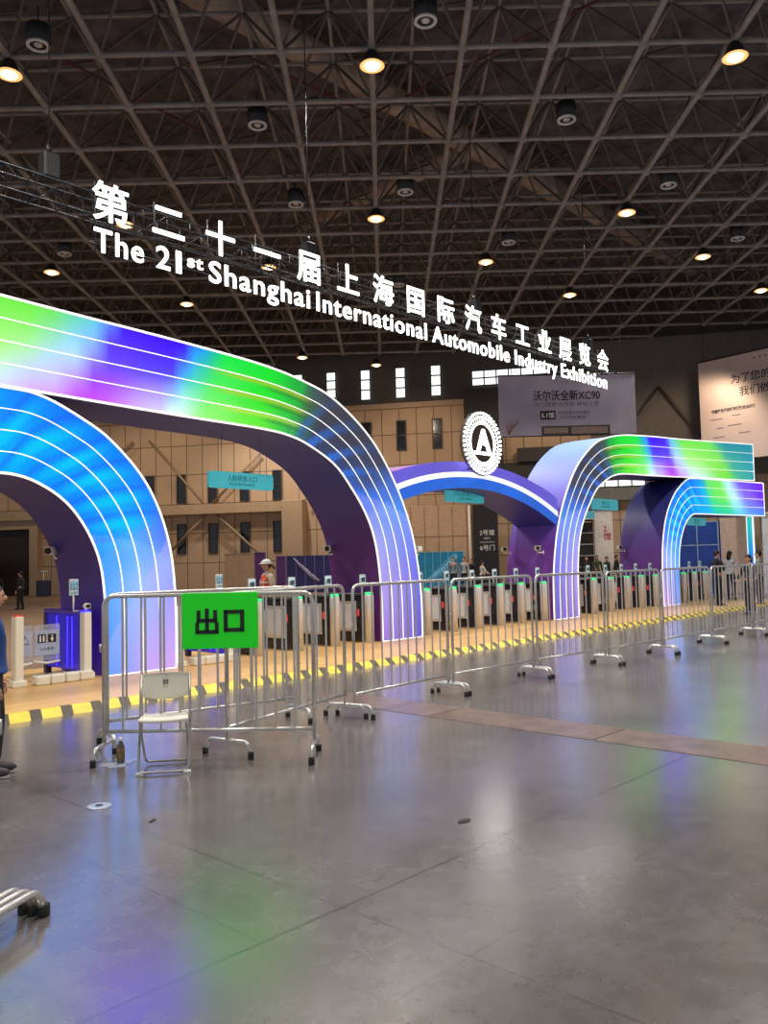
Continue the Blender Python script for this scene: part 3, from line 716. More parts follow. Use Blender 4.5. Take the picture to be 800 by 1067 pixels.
def backf(u,v):
    x=(u-.5)*.42; yy=.065+.03*(1-(2*u-1)**2); bot=.60-.035*(1-abs(2*u-1)**2)*1; top=.78+.012*(1-(2*u-1)**4)
    return (x,yy,bot+(top-bot)*v),(0,1,0)
vs,fs=slab(12,5,backf,.016); b=MB(); b.add(vs,fs,0,True); b.build('backrest',CREAM,ch_)
b=MB()
for z in (.705,.725):
    for x in (-.012,.012): b.box(x-.009,x+.009,.066,.082,z-.004,z+.004)
b.build('vent_slots',RUB,ch_)
def seatf(u,v):
    x=(u-.5)*(.40-.03*v); return (x,-.19+.36*v,.425+.012*abs(2*u-1)**2-.01*v),(0,0,1)
vs,fs=slab(10,6,seatf,.024); b=MB(); b.add(vs,fs,0,True); b.build('seat',CREAM,ch_)
for x in (-.19,.19):
    MB().box(x-.03,x+.03,-.215,-.185,0,.025,bev=.005).build('foot_cap',WHITE,ch_)
    MB().tube([(x*1.08,-.02,.40),(x*1.08,.05,.52)],.007,6).build('hinge_link',TUBE,ch_)
# ------------------------------------------------------------------ water bottle and plastic bag
bo=thing('drink_bottle','clear drink bottle with white cap and printed label on the floor by the chair','bottle',(3.74,6.72,.012))
MB().lathe([(.028,0),(.034,.008),(.034,.12),(.03,.145),(.016,.175),(.014,.19)],(0,0,0),16).build('bottle_body',mat('bottle_plastic',rgb(120,110,90),.1,trans=.6,noise=.02),bo)
MB().lathe([(.0165,.188),(.0175,.19),(.0175,.212),(.012,.215)],(0,0,0),14).build('cap',WHITE,bo)
MB().lathe([(.0348,.045),(.0352,.05),(.0352,.12),(.0348,.125)],(0,0,0),16).build('label_wrap',mat('gold_brown_label',rgb(120,96,56),.4,noise=.9,nscale=30),bo)
bag=MB()
vs=[];fs=[]; n,m_=26,4
vs.append((0,0,.006))
for i in range(1,m_+1):
    for k in range(n):
        a=2*PI*k/n; rr=(i/m_)*(.13+.03*math.sin(3*a+1)+.02*math.sin(7*a)); vs.append((rr*math.cos(a)*1.1,rr*math.sin(a)*.8,.004+.012*(math.sin(5*a+i)*.5+.5)*(1 if i<m_ else 0)))
for k in range(n): fs.append([0,1+k,1+(k+1)%n])
for i in range(m_-1):
    for k in range(n):
        a=1+i*n+k; b2=1+i*n+(k+1)%n; fs.append([a,a+n,b2+n,b2])
bag.add(vs,fs,0,True); bg=bag.build('plastic_bag',mat('thin_clear_plastic',rgb(205,210,222),.2,alpha=.45)); bg.location=(3.71,6.73,0.001); tag(bg,'crumpled clear plastic bag lying flat under the drink bottle','bag')
# floor cap
fc=thing('floor_cover_plate','small round pale metal cover plate set in the floor at left','cover plate',(2.99,5.68,0))
MB().lathe([(.085,0),(.085,.004),(.075,.006),(.03,.006)],(0,0,0),24).build('plate',mat('pale_plate',rgb(176,184,200),.35,.3),fc)
MB().lathe([(.028,.0055),(.027,.009),(.01,.010)],(0,0,0),14).build('centre_knob',DSTEEL,fc)
db=MB().box(-.03,.03,-.012,.012,0,.006,bev=.002).build('debris_scrap',RUB); db.location=(3.05,5.07,0); db.rotation_euler=(0,0,.5); tag(db,'tiny dark scrap lying on the floor below the round cover plate','litter')
ds=MB().ell((0,0,.003),(.06,.03,.006)).build('dark_stain_lump',mat('dark_grime',rgb(52,46,44),.8)); ds.location=(4.35,3.45,0); tag(ds,'small dark grime lump on the floor below the emblem reflection','litter')
# ------------------------------------------------------------------ turnstiles
def make_turnstile():
    r=thing('turnstile','','turnstile')
    MB().lathe([(.095,0),(.095,.93),(.09,.95)],(0,0,0),18).build('front_post',POST,r)
    MB().lathe([(.07,.95),(.085,.96),(.085,.99),(.07,1.0),(.04,1.005)],(0,0,0),18).build('status_light',GREENL,r)
    MB().box(-.07,.07,.09,1.15,.02,.92,bev=.01).build('cabinet',mat('dark_glass_cabinet',rgb(46,42,42),.25,noise=.2,nscale=3),r)
    MB().box(-.10,.10,.08,1.2,.92,.985,bev=.02).build('top_cover',DSTEEL,r)
    MB().lathe([(.095,0),(.095,.95),(.07,.97)],(0,1.2,0),18).build('rear_post',POST,r)
    rd=MB().tube([(0,.2,.98),(0,.2,1.18)],.014,8).build('reader_stalk',WHITE,r)
    sc=MB().box(-.085,.085,.16,.185,1.14,1.36,bev=.008).build('reader_screen',mat('reader_case',rgb(205,212,216),.4),r)
    MB().box(-.072,.072,.152,.158,1.17,1.33).build('display',mat('reader_display',rgb(175,205,215),.3,emit=rgb(150,185,200),es=.55,noise=.5,nscale=14),sc)
    MB().box(-.05,.05,.146,.1515,1.21,1.30).build('qr_free_panel',mat('reader_panel',rgb(70,80,90),.4),sc)
    for s in (-1,1):
        def wf(u,v,s=s):
            q=(2*v-1); return (s*(.085+.05*math.sin(PI*u)),.30+.62*(u*(1-.18*q*q)),.22+.60*v),(1,0,0)
        vs,fs=slab(8,8,wf,.03); w_=MB(); w_.add(vs,fs,0,True); w_.build('wing_housing',WINGM,r)
        MB().box(s*.085-.012,s*.085+.012,.20,.26,.52,.66,bev=.008).build('side_light',REDL,r)
    return r
ts=make_turnstile(); TSX=[9.27,10.20,11.13,12.0,13.86,14.78,15.72,16.62,17.53,18.38,20.12,21.07,22.07,23.03,23.95,24.75,27.0,27.86,28.75]
for k,x in enumerate(TSX):
    o=ts if k==0 else copy_tree(ts); yy=11.86 if x not in (18.38,24.75,12.0) else 11.78
    o.location=(x,yy,.08); o['group']='stainless turnstiles'
    if k<4: l=['first','second','third','fourth'][k]+' turnstile from the left under the tall left arch, '+['partly hidden by the green board','by the helmeted worker','beneath the white plume hoarding','touching the purple arch leg'][k]
    elif k<10: l=['first','second','third','fourth','fifth','sixth'][k-4]+' turnstile from the left between the two tall arch legs'
    elif k<16: l=['first','second','third','fourth','fifth','sixth'][k-10]+' turnstile from the left between tall right leg and small right arch'
    else: l=['first','second','third'][k-16]+' turnstile from the left under the farthest small arch'
    o['label']=l
# exit gates with white pillars
def make_gate():
    r=thing('exit_gate','','gate')
    for nm,x in (('left',-1.0),('right',0)):
        MB().box(x-.06,x+.06,-.07,.07,0,.97,bev=.012).box(x-.10,x+.10,-.09,.09,0,.09,bev=.01).build('pillar',CREAM,r)
        MB().box(x-.055,x+.055,-.06,.06,.972,.99).build('pillar_light',BLUEL if nm=='right' else REDL,r)
    g=MB().box(-.03,.03,.07,1.25,.10,.93,bev=.01).build('side_panel',BLUEG,r)
    MB().box(-.05,.05,.07,1.28,.93,1.0,bev=.01).build('side_top_rail',mat('violet_rail',rgb(70,36,170),.3),g)
    MB().box(-.045,.045,1.2,1.3,.0,.93,bev=.01).build('side_end_frame',mat('dark_violet_frame',rgb(38,22,80),.4),g)
    for y in (.35,.5,.85): MB().tube([(-.038,y,.14),(-.038,y,.9)],.010,6).build('led_tube',BLUEL,g)
    cb=MB()
    for k in range(4): cb.box(-.80+.215*k,-.80+.215*k+.2,-.16,.02,.0,.13,bev=.015)
    cb.build('cable_cover',CREAM,r)
    wgm=mat('clear_acrylic',rgb(190,196,205),.1,alpha=.35)
    for s,(xa,xb) in enumerate([(-.92,-.70),(-.68,-.30)]):
        w_=MB().box(xa,xb,.20,.212,.30,.82,bev=.004).build('swing_wing',wgm,r)
        MB().box(xa+.01,xb-.01,.195,.1995,.38,.74).build('notice_sheet',mat('pale_sheet',rgb(176,186,214),.5,alpha=.9),w_)
        ic=MB()
        if s: 
            ic.box(xa+.05,xa+.17,.190,.1945,.56,.68).box(xa+.20,xa+.32,.190,.1945,.56,.68)
            ic.build('pictogram',BLACK,w_)
            wi=MB()
            for q in (xa+.085,xa+.135): MB().box(q-.012,q+.012,.186,.1895,.575,.65).ell((q,.188,.655),(.011,.002,.011),8,5).build('pictogram_figure',WHITE,w_)
            wi.box(xa+.25,xa+.27,.186,.1895,.575,.645).ell((xa+.26,.188,.66),(.012,.002,.012),8,5).box(xa+.237,xa+.283,.186,.1895,.60,.62); wi.build('pictogram_figure',WHITE,w_)
            put_text('notice_text','小心夹手',frame((xa+.18,.193,.47),(1,0,0),(0,0,1)),.055,TEALTXT,w_,.001)
        else:
            ic.tube([(xa+.06,.192,.56),(xa+.11,.192,.67),(xa+.16,.192,.56),(xa+.06,.192,.56)],.006,4); ic.build('pictogram',BLACK,w_)
        MB().tube([(xa,.206,.30),((xa+xb)/2,.206,.265),(xb,.206,.28)],.018,6).build('wing_bumper',WHITE,w_)
    dv=MB().ell((0,-.02,1.06),(.05,.05,.045)).box(-.045,.045,-.075,-.05,1.02,1.10,bev=.01).tube([(0,0,.98),(0,0,1.04)],.02,8).build('card_reader',WHITE,r)
    MB().box(-.032,.032,-.079,-.0755,1.035,1.085).build('reader_lens',RUB,dv)
    rd=MB().tube([(-.13,.12,.98),(-.13,.12,1.25)],.012,8).box(-.13,0.,.11,.13,.985,.995).build('display_stalk',WHITE,r)
    sc=MB().box(-.20,-.06,.10,.12,1.22,1.46,bev=.006).build('display_board',WHITE,r)
    MB().box(-.19,-.07,.094,.0995,1.30,1.44).box(-.19,-.07,.094,.0995,1.24,1.275).build('display_print',mat('display_print',rgb(120,165,185),.5,noise=.6,nscale=20,emit=rgb(110,160,180),es=.2),sc)
    return r
g0=make_gate(); g0.location=(5.97,11.72,.08); g0['label']='white pillared exit gate with glowing blue side panel under the nearest arch'; g0['group']='exit gates'
g1=copy_tree(g0); g1.location=(8.55,11.72,.08); g1['label']='white pillared exit gate mostly hidden behind the green exit board'; g1['group']='exit gates'
# ------------------------------------------------------------------ pendant signs
def pend(x0,x1,z0,z1,ztop,lines,label,ys=12.4,t=True):
    c=(x0+x1)/2
    r=thing('pendant_sign',label,'sign',(c,ys,z0),group='teal entrance signs hanging under the arches')
    w_=(x1-x0)/2;h=z1-z0
    pts=fillet([(-w_,0,0),(w_,0,0),(w_,0,h),(-w_,0,h)],.07,5,closed=True); n=len(pts)
    b=MB(); b.add([(p.x,-.03,p.z) for p in pts]+[(p.x,.03,p.z) for p in pts],[list(range(n)),[2*n-1-k for k in range(n)]]+[[k,k+n,(k+1)%n+n,(k+1)%n] for k in range(n)]); b.build('sign_board',TEAL,r)
    for s in (-.6,.6):
        MB().tube([(s*w_,0,h),(s*w_,0,ztop-z0)],.008,5).build('hanging_wire',STEEL,r)
    put_text('sign_text',lines[0],frame((0,-.032,h*.64),(1,0,0),(0,0,1)),.115,TEALTXT,r,.001)
    put_text('sign_text',lines[1],frame((0,-.032,h*.27),(1,0,0),(0,0,1)),.075,TEALTXT,r,.001)
pend(8.62,10.08,3.08,3.38,4.05,('人脸核验入口','FACE ENTRANCE'),'teal sign hanging under the tall left arch')
pend(15.28,16.75,3.06,3.38,3.42,('工作人员 观众入口','STAFF  VISITOR'),'teal sign hanging under the low centre arch',12.4)
pend(22.1,23.65,3.08,3.40,4.1,('观众入口','VISITOR ENTRY'),'teal sign hanging under the tall right arch')
pend(28.7,30.25,2.70,2.98,3.1,('观众入口','VISITOR ENTRY'),'teal sign hanging under the farthest small arch')
# ------------------------------------------------------------------ security cameras
def make_cam():
    r=thing('security_camera','','camera')
    MB().box(-.07,.07,-.17,.13,-.055,.055,bev=.02).box(-.08,.08,-.20,.10,.056,.068,bev=.004).build('camera_body',WHITE,r)
    MB().lathe([(.05,0),(.05,.03),(.03,.035)],(0,0,0),14,M=Matrix.Translation((0,-.17,0))@Matrix.Rotation(PI/2,4,'X')).build('lens',RUB,r)
    MB().tube([(0,.03,-.05),(0,.05,-.11),(.16,.05,-.11)],.018,7).lathe([(.05,0),(.05,.02)],(0,0,0),12,M=Matrix.Translation((.15,.05,-.11))@Matrix.Rotation(PI/2,4,'Y')).build('bracket',WHITE,r)
    return r
c0=make_cam()
for k,(x,y,z,rz,lb) in enumerate([(6.08,13.0,1.98,-.9,'white security camera on the inner side of the nearest small arch'),(12.05,13.0,1.98,-.9,'white security camera on the inner purple side of the tall left arch'),(13.62,11.9,1.93,PI-.0,'white security camera on the right side of the tall left arch leg'),(18.45,13.0,1.93,-.9,'white security camera at the back edge of the tall right arch leg'),(18.42,11.95,1.93,-.9,'white security camera near the front edge of the tall right arch leg'),(24.85,13.0,1.95,-.9,'white security camera at the edge of the farthest arch leg')]):
    o=c0 if k==0 else copy_tree(c0); o.location=(x,y,z); o.rotation_euler=(0,0,rz if k!=2 else PI); o['label']=lb; o['group']='security cameras on the arches'
# ------------------------------------------------------------------ hoardings, booths, banners by the back wall
def board(name,off,x0,x1,z0,z1,m,label,cat,th=.12,posts=None,pm=None):
    r=thing(name,label,cat,WP((x0+x1)/2,off,z0),RZ); w_=(x1-x0)/2
    MB().box(-w_,w_,-th/2,th/2,0,z1-z0,bev=.02).build('panel',m,r)
    n=posts or 4; b=MB()
    for k in range(n+1):
        x=-w_+2*w_*k/n; b.box(x-.02,x+.02,-th/2-.02,-th/2-.001,0,z1-z0)
    b.box(-w_,w_,-th/2-.018,-th/2-.001,z1-z0-.03,z1-z0)
    b.build('panel_joint',pm or mat('joint_line',rgb(110,104,140),.6),r)
    return r
PP=mat('purple_hoarding',rgb(92,40,110),.5,noise=.2,nscale=.4)
def plume(r,col,x0,x1,z0,z1,Y=-.09):
    b=MB(); m_=mat('plume_print_'+col,rgb(150,145,172) if col=='pale' else rgb(110,180,210),.6)
    rr=random.Random(3); b.tube([(x0-.1,Y,z0+.05),(x1,Y,z1)],.02,4)
    for k in range(38):
        t=k/37; x=x0+(x1-x0)*t+rr.uniform(-.05,.05); z=z0+(z1-z0)*t; L=.6*math.sin(PI*min(1,t*.9+.1))+.12
        b.tube([(x,Y,z),(x+L*.2,Y,z-L*.45),(x+L*.5,Y,z-L*.75)],[.035,.022,.006],4)
    b.build('plume_print',m_,r)
r=board('hoarding',3.0,-5.16,-2.4,0,2.12,mat('navy_hoarding',rgb(38,36,96),.5),'navy hoarding with pale feather plume right of the helmeted worker','hoarding',posts=5)
plume(r,'pale',-.9,.5,1.95,.7)
r=board('hoarding',3.1,-5.75,-5.2,0,2.12,PP,'plum end panel of the plume hoarding behind the helmeted worker','hoarding',posts=1)
r=board('partition',3.0,-7.08,-6.45,0,2.37,PP,'narrow purple panel left of the helmeted worker','partition',posts=1)
r=board('partition',3.0,-8.9,-7.1,0,2.35,mat('beige_partition',rgb(176,146,116),.6),'plain beige partition left of the narrow purple panel','partition',posts=2,pm=BEAM)
r=board('hoarding',3.0,2.0,5.0,0,2.13,mat('teal_hoarding',rgb(22,128,170),.5,noise=.15,nscale=.5),'turquoise hoarding with a pale feather plume behind the centre gates','hoarding',posts=7,pm=mat('teal_joint',rgb(90,180,200),.6))
plume(r,'blue',1.1,-.6,1.95,.6)
r=board('poster_board',2.0,-29,-24.6,.4,2.5,mat('blue_poster',rgb(50,140,190),.5,noise=.6,nscale=.6),'blue poster board at the far left edge inside the dark doorway','poster',posts=2)
MB().box(-2.1,-2.0,.06,.12,-.4,2.1).box(2.0,2.1,.06,.12,-.4,2.1).box(-2.1,2.1,.06,.12,.2,.3).build('stand',BEAM,r)
# cladding block and hall number panel
r=thing('cladding_block','large beige clad block with square panels behind the centre gates','wall block',WP(2.1,2.0),RZ)
MB().box(-3.4,3.3,-.2,1.5,0,4.75,bev=.02).build('cladding',mat('beige_cladding',rgb(186,150,118),.65),r)
b=MB()
for k in range(9): x=-3.3+.79*k; b.box(x-.015,x+.015,-.215,-.201,0,4.75)
for z in (1.2,3.0): b.box(-3.4,3.3,-.215,-.201,z-.015,z+.015)
b.build('panel_joint',mat('cladding_joint',rgb(128,102,80),.7),r)
MB().tube([(3.2,-.26,.0),(3.2,-.26,4.7)],.05,8).build('down_pipe',WHITE,r)
r=thing('hall_number_panel','tall black panel with small white hall numbers right of the beige clad block','sign',WP(6.2,2.0),RZ)
MB().box(-.7,.66,-.15,.15,0,4.6,bev=.02).build('panel',BLACK,r)
put_text('hall_text','2号馆',frame((.05,-.16,3.15),(1,0,0),(0,0,1)),.34,WHITE,r,.004)
put_text('hall_text','Hall 2',frame((.05,-.16,2.83),(1,0,0),(0,0,1)),.15,WHITE,r,.004)
MB().box(-.35,.45,-.16,-.151,2.6,2.62).build('divider_line',WHITE,r)
put_text('hall_text','6号门',frame((.05,-.16,2.3),(1,0,0),(0,0,1)),.34,WHITE,r,.004)
# white kiosk with red vertical lettering
r=thing('white_kiosk','white kiosk wall with red vertical lettering seen through the tall right arch','kiosk',WP(12.5,3.0),RZ)
MB().box(-.48,.48,-.3,.5,0,4.15,bev=.03).build('kiosk_wall',mat('kiosk_white',rgb(226,214,204),.5),r)
put_text('red_text','2\n馆',frame((.18,-.32,2.9),(1,0,0),(0,0,1)),.42,mat('red_text',rgb(200,48,40),.5),r,.004)
MB().box(-.5,.6,-.4,.5,4.15,4.3,bev=.02).build('kiosk_roof',mat('sky_blue_band',rgb(90,185,215),.5),r)
r=thing('shelving_rack','grey metal rack with shelves left of the white kiosk','rack',WP(11.35,3.2),RZ)
MB().box(-.65,-.60,-.3,-.26,0,3.6).box(.55,.6,-.3,-.26,0,3.6).box(-.65,-.60,.26,.3,0,3.6).box(.55,.6,.26,.3,0,3.6).box(-.65,.6,-.3,.3,3.55,3.6).build('upright',DSTEEL,r)
for z in (.5,1.1,1.7,2.3,2.9): MB().box(-.65,.6,-.32,.32,z,z+.05).build('shelf',STEEL,r)
MB().box(-.6,.55,.2,.25,0,3.5).build('back_sheet',mat('rack_back',rgb(70,64,60),.6),r)
r=thing('sky_blue_canopy','small sky blue canopy band above the grey rack','canopy',WP(11.3,3.6,3.62),RZ); MB().box(-.7,.7,-.5,.9,.04,.42,bev=.02).build('band',mat('sky_blue_band',rgb(90,185,215),.5),r); MB().box(-.7,.7,-.5,.9,.0,.04,bev=.01).build('underside',WHITE,r)
# blue glazed booth, column, portal, white booth at the right
r=thing('glazed_booth','dark blue glazed booth with pale mullions under the farthest arch','booth',(35.2,14.6,0))
MB().box(-.1,1.4,-.79,1.06,0,3.05,bev=.01).build('blue_panel',mat('blue_panel_glass',rgb(20,62,150),.25,noise=.15,nscale=1.2),r)
b=MB()
for y in (-.75,.15,1.0): b.box(-.13,-.10,y-.02,y+.02,0,3.05)
for z in (.9,2.05,3.03): b.box(-.13,-.10,-.75,1.0,z-.02,z+.02)
b.build('mullion',mat('pale_mullion',rgb(140,170,200),.4),r)
r=thing('beige_pier','plain beige pier between the blue glazed booth and the teal lit portal','pier',(35.3,13.2,0)); MB().box(-.2,1.4,-.49,.58,0,3.35,bev=.02).build('pier_body',mat('pier_beige',rgb(186,164,146),.6),r); MB().box(-.23,1.4,-.52,.60,3.35,3.5,bev=.02).build('pier_cap',mat('pier_beige',rgb(186,164,146),.6),r)
r=thing('lit_portal_post','slim glowing teal to blue portal post at the right edge','post',(34.8,12.43,0))
pm_=grad_mat('portal_gradient',[(0,(20,60,200)),(.5,(20,120,220)),(1,(40,200,190))],.4,2,3.1)
nt=pm_.node_tree; bs=nt.nodes['Principled BSDF']; rp_=[n for n in nt.nodes if n.type=='VALTORGB'][0]; nt.links.new(rp_.outputs[0],bs.inputs['Emission Color']); bs.inputs['Emission Strength'].default_value=.8
MB().box(-.06,.06,-.10,.10,0,3.12,bev=.01).build('glow_panel',pm_,r); MB().box(-.065,.065,-.13,-.101,0,3.17).box(-.065,.065,.101,.13,0,3.17).box(-.065,.065,-.13,.13,3.13,3.17).build('white_frame',TRIMW,r)
r=thing('white_booth','bright white booth wall at the far right edge','booth',(35.4,10.1,0))
MB().box(-.1,2.2,-2.3,2.05,0,3.12,bev=.02).build('booth_wall',mat('booth_white',rgb(232,228,222),.5),r)
MB().tube([(-.2,1.9,3.2),(-.2,.9,3.55),(-.2,-.2,3.2)],.05,6).box(-.15,2.2,-2.3,2.05,3.12,3.22).build('roof_trim',WHITE,r)
# hanging diagonal banner
a_=Vector((31.0,21.9,0)); c_=Vector((35.3,17.4,0)); dxx=(c_-a_).normalized(); L_=(c_-a_).length
def banner_mat():
    m=bpy.data.materials.new('banner_print'); m.use_nodes=True; nt=m.node_tree;N=nt.nodes;L=nt.links;b=N['Principled BSDF']
    tc=N.new('ShaderNodeTexCoord'); nz=N.new('ShaderNodeTexNoise'); nz.inputs['Scale'].default_value=.35; L.new(tc.outputs['Object'],nz.inputs['Vector'])
    r=N.new('ShaderNodeValToRGB'); e=r.color_ramp.elements; e[0].position=.35; e[0].color=rgb(160,158,176); e[1].position=.65; e[1].color=rgb(206,192,200); L.new(nz.outputs['Fac'],r.inputs['Fac']); L.new(r.outputs[0],b.inputs['Base Color']); b.inputs['Roughness'].default_value=.7
    return m
bn=thing('hanging_banner','wide lavender grey car banner hanging from the roof behind the title end','banner',((a_.x+c_.x)/2,(a_.y+c_.y)/2,7.2),math.atan2(dxx.y,dxx.x))
MB().box(-L_/2,L_/2,-.015,.015,0,2.75).build('banner_sheet',banner_mat(),bn)
MB().tube([(-L_/2,0,2.77),(L_/2,0,2.77)],.04,8).build('batten',DSTEEL,bn); MB().tube([(-L_/2,0,-.02),(L_/2,0,-.02)],.03,8).build('batten',DSTEEL,bn)
for s in (-.8,0,.8): MB().tube([(s*L_/2,0,2.8),(s*L_/2,0,6.8)],.015,5).build('hanging_wire',DSTEEL,bn)
TX=mat('banner_text_dark',rgb(38,36,44),.6); TX2=mat('banner_text_grey',rgb(110,104,116),.6)
put_text('banner_text','沃尔沃全新XC90',frame((-.02,-.02,1.82),(1,0,0),(0,0,1)),.50,TX,bn,.003,.008,fitw=3.05)
put_text('banner_text','进口智能大沃座 硬核上市',frame((-.02,-.02,1.42),(1,0,0),(0,0,1)),.2,TX2,bn,.003,fitw=3.0)
put_text('banner_text','V  O  L  V  O',frame((.25,-.02,2.42),(1,0,0),(0,0,1)),.1,TX,bn,.003,fitw=1.0)
MB().box(-1.25,-.55,-.025,-.0155,.72,1.12).build('hall_tag',TX,bn); put_text('hall_tag_text','5.1馆',frame((-.9,-.028,.92),(1,0,0),(0,0,1)),.27,WHITE,bn,.002,.006,fitw=.58)
put_text('banner_text','欢迎莅临沃尔沃展台',frame((.3,-.02,1.03),(1,0,0),(0,0,1)),.16,TX2,bn,.003,fitw=1.45)
put_text('banner_text','上汽汽车集团',frame((.2,-.02,.80),(1,0,0),(0,0,1)),.16,TX2,bn,.003,fitw=1.2)
b=MB(); b.box(-1.2,1.9,-.024,-.0155,.0,.42); b.build('printed_car_roof',mat('print_dark',rgb(72,62,62),.6),bn)
b=MB(); b.box(-1.1,0,-.03,-.0245,.08,.34); b.box(.15,1.8,-.03,-.0245,.05,.36); b.build('printed_window',mat('print_beige',rgb(150,130,116),.6),bn)
b=MB(); rr=random.Random(5)
for k in range(12):
    x=-2.7+rr.uniform(-.2,.5); b.tube([(-2.7,-.02,.05),(x*.5-1.35,-.02,.3+rr.uniform(0,.1)),(x,-.02,.5+rr.uniform(0,.35))],.008,4)
b.build('printed_twigs',mat('print_twig',rgb(130,84,70),.7),bn)
# wall banner at right
ba=Vector((43.64,17.86,0)); bb=Vector((43.05,14.10,0)); bd=(bb-ba).normalized(); Lb=(bb-ba).length
# the banner runs on past the frame edge
wb=thing('wall_banner','tall pale pinkish banner with black Chinese text high at the right edge','banner',(ba.x,ba.y,6.45),math.atan2(bd.y,bd.x))
MB().box(0,Lb+2.2,-.02,.02,0,5.35).build('banner_sheet',mat('pale_pink_banner',rgb(208,186,176),.75,noise=.04,nscale=.5),wb)
MB().tube([(0,0,5.38),(Lb+2.2,0,5.38)],.05,8).build('batten',DSTEEL,wb); MB().tube([(0,0,-.03),(Lb+2.2,0,-.03)],.04,8).build('batten',DSTEEL,wb)
for x in (.3,3.,5.5): MB().tube([(x,0,5.38),(x,0,7.5)],.015,5).build('hanging_wire',DSTEEL,wb)
put_text('banner_text','为了您的',frame((2.85,-.03,4.15),(1,0,0),(0,0,1)),.52,TX,wb,.003,.006,fitw=2.1)
put_text('banner_text','我们做',frame((3.05,-.03,3.45),(1,0,0),(0,0,1)),.52,TX,wb,.003,.006,fitw=1.62)
put_text('banner_text','智能座舱系统辅助驾驶安全科技',frame((1.85,-.03,2.62),(1,0,0),(0,0,1)),.2,TX,wb,.003,.006,fitw=2.4)
for (x,z,w_) in [(.9,2.2,.7),(2.0,2.28,.45),(1.1,1.72,.4),(1.9,1.78,.75),(1.0,1.25,.65),(2.4,1.33,.6)]:
    MB().box(x-w_/2,x+w_/2,-.026,-.0205,z-.025,z+.025).build('fine_print_line',TX2,wb)
for k in range(3): MB().box(3.05+.3*k,3.13+.3*k,-.026,-.0205,4.98,5.06).build('brand_mark',TX,wb)
# ------------------------------------------------------------------ people
SKIN=mat('skin',rgb(206,152,122),.55,noise=.04); HAIR=mat('black_hair',rgb(22,18,18),.6)
EYE=mat('eye_dark',rgb(24,18,16),.3); LIP=mat('lips',rgb(160,88,80),.5)
def skin(verts,edges,radii,roots,sub=1):
    me=bpy.data.meshes.new('s'); me.from_pydata(verts,edges,[]); o=bpy.data.objects.new('s',me); COL.objects.link(o)
    md=o.modifiers.new('k','SKIN'); md.use_smooth_shade=True
    sv=me.skin_vertices[0].data
    for k,r in enumerate(radii): sv[k].radius=(r,r) if isinstance(r,(int,float)) else r; sv[k].use_root=k in roots
    if sub: sm=o.modifiers.new('u','SUBSURF'); sm.levels=sub
    bpy.context.view_layer.update(); dg=bpy.context.evaluated_depsgraph_get()
    out=bpy.data.meshes.new_from_object(o.evaluated_get(dg)); bpy.data.objects.remove(o,do_unlink=True); return out
def me_to(mb,me,mi=0):
    mb.add([v.co.copy() for v in me.vertices],[list(p.vertices) for p in me.polygons],mi,True)
class G:
    def __init__(s): s.v=[];s.e=[];s.r=[];s.roots=set()
    def chain(s,pts,rad,root=None,start=None):
        prev=start
        for p,r in zip(pts,rad):
            s.v.append(tuple(p)); s.r.append(r); i=len(s.v)-1
            if prev is None: s.roots.add(i)
            else: s.e.append((prev,i))
            prev=i
        return prev
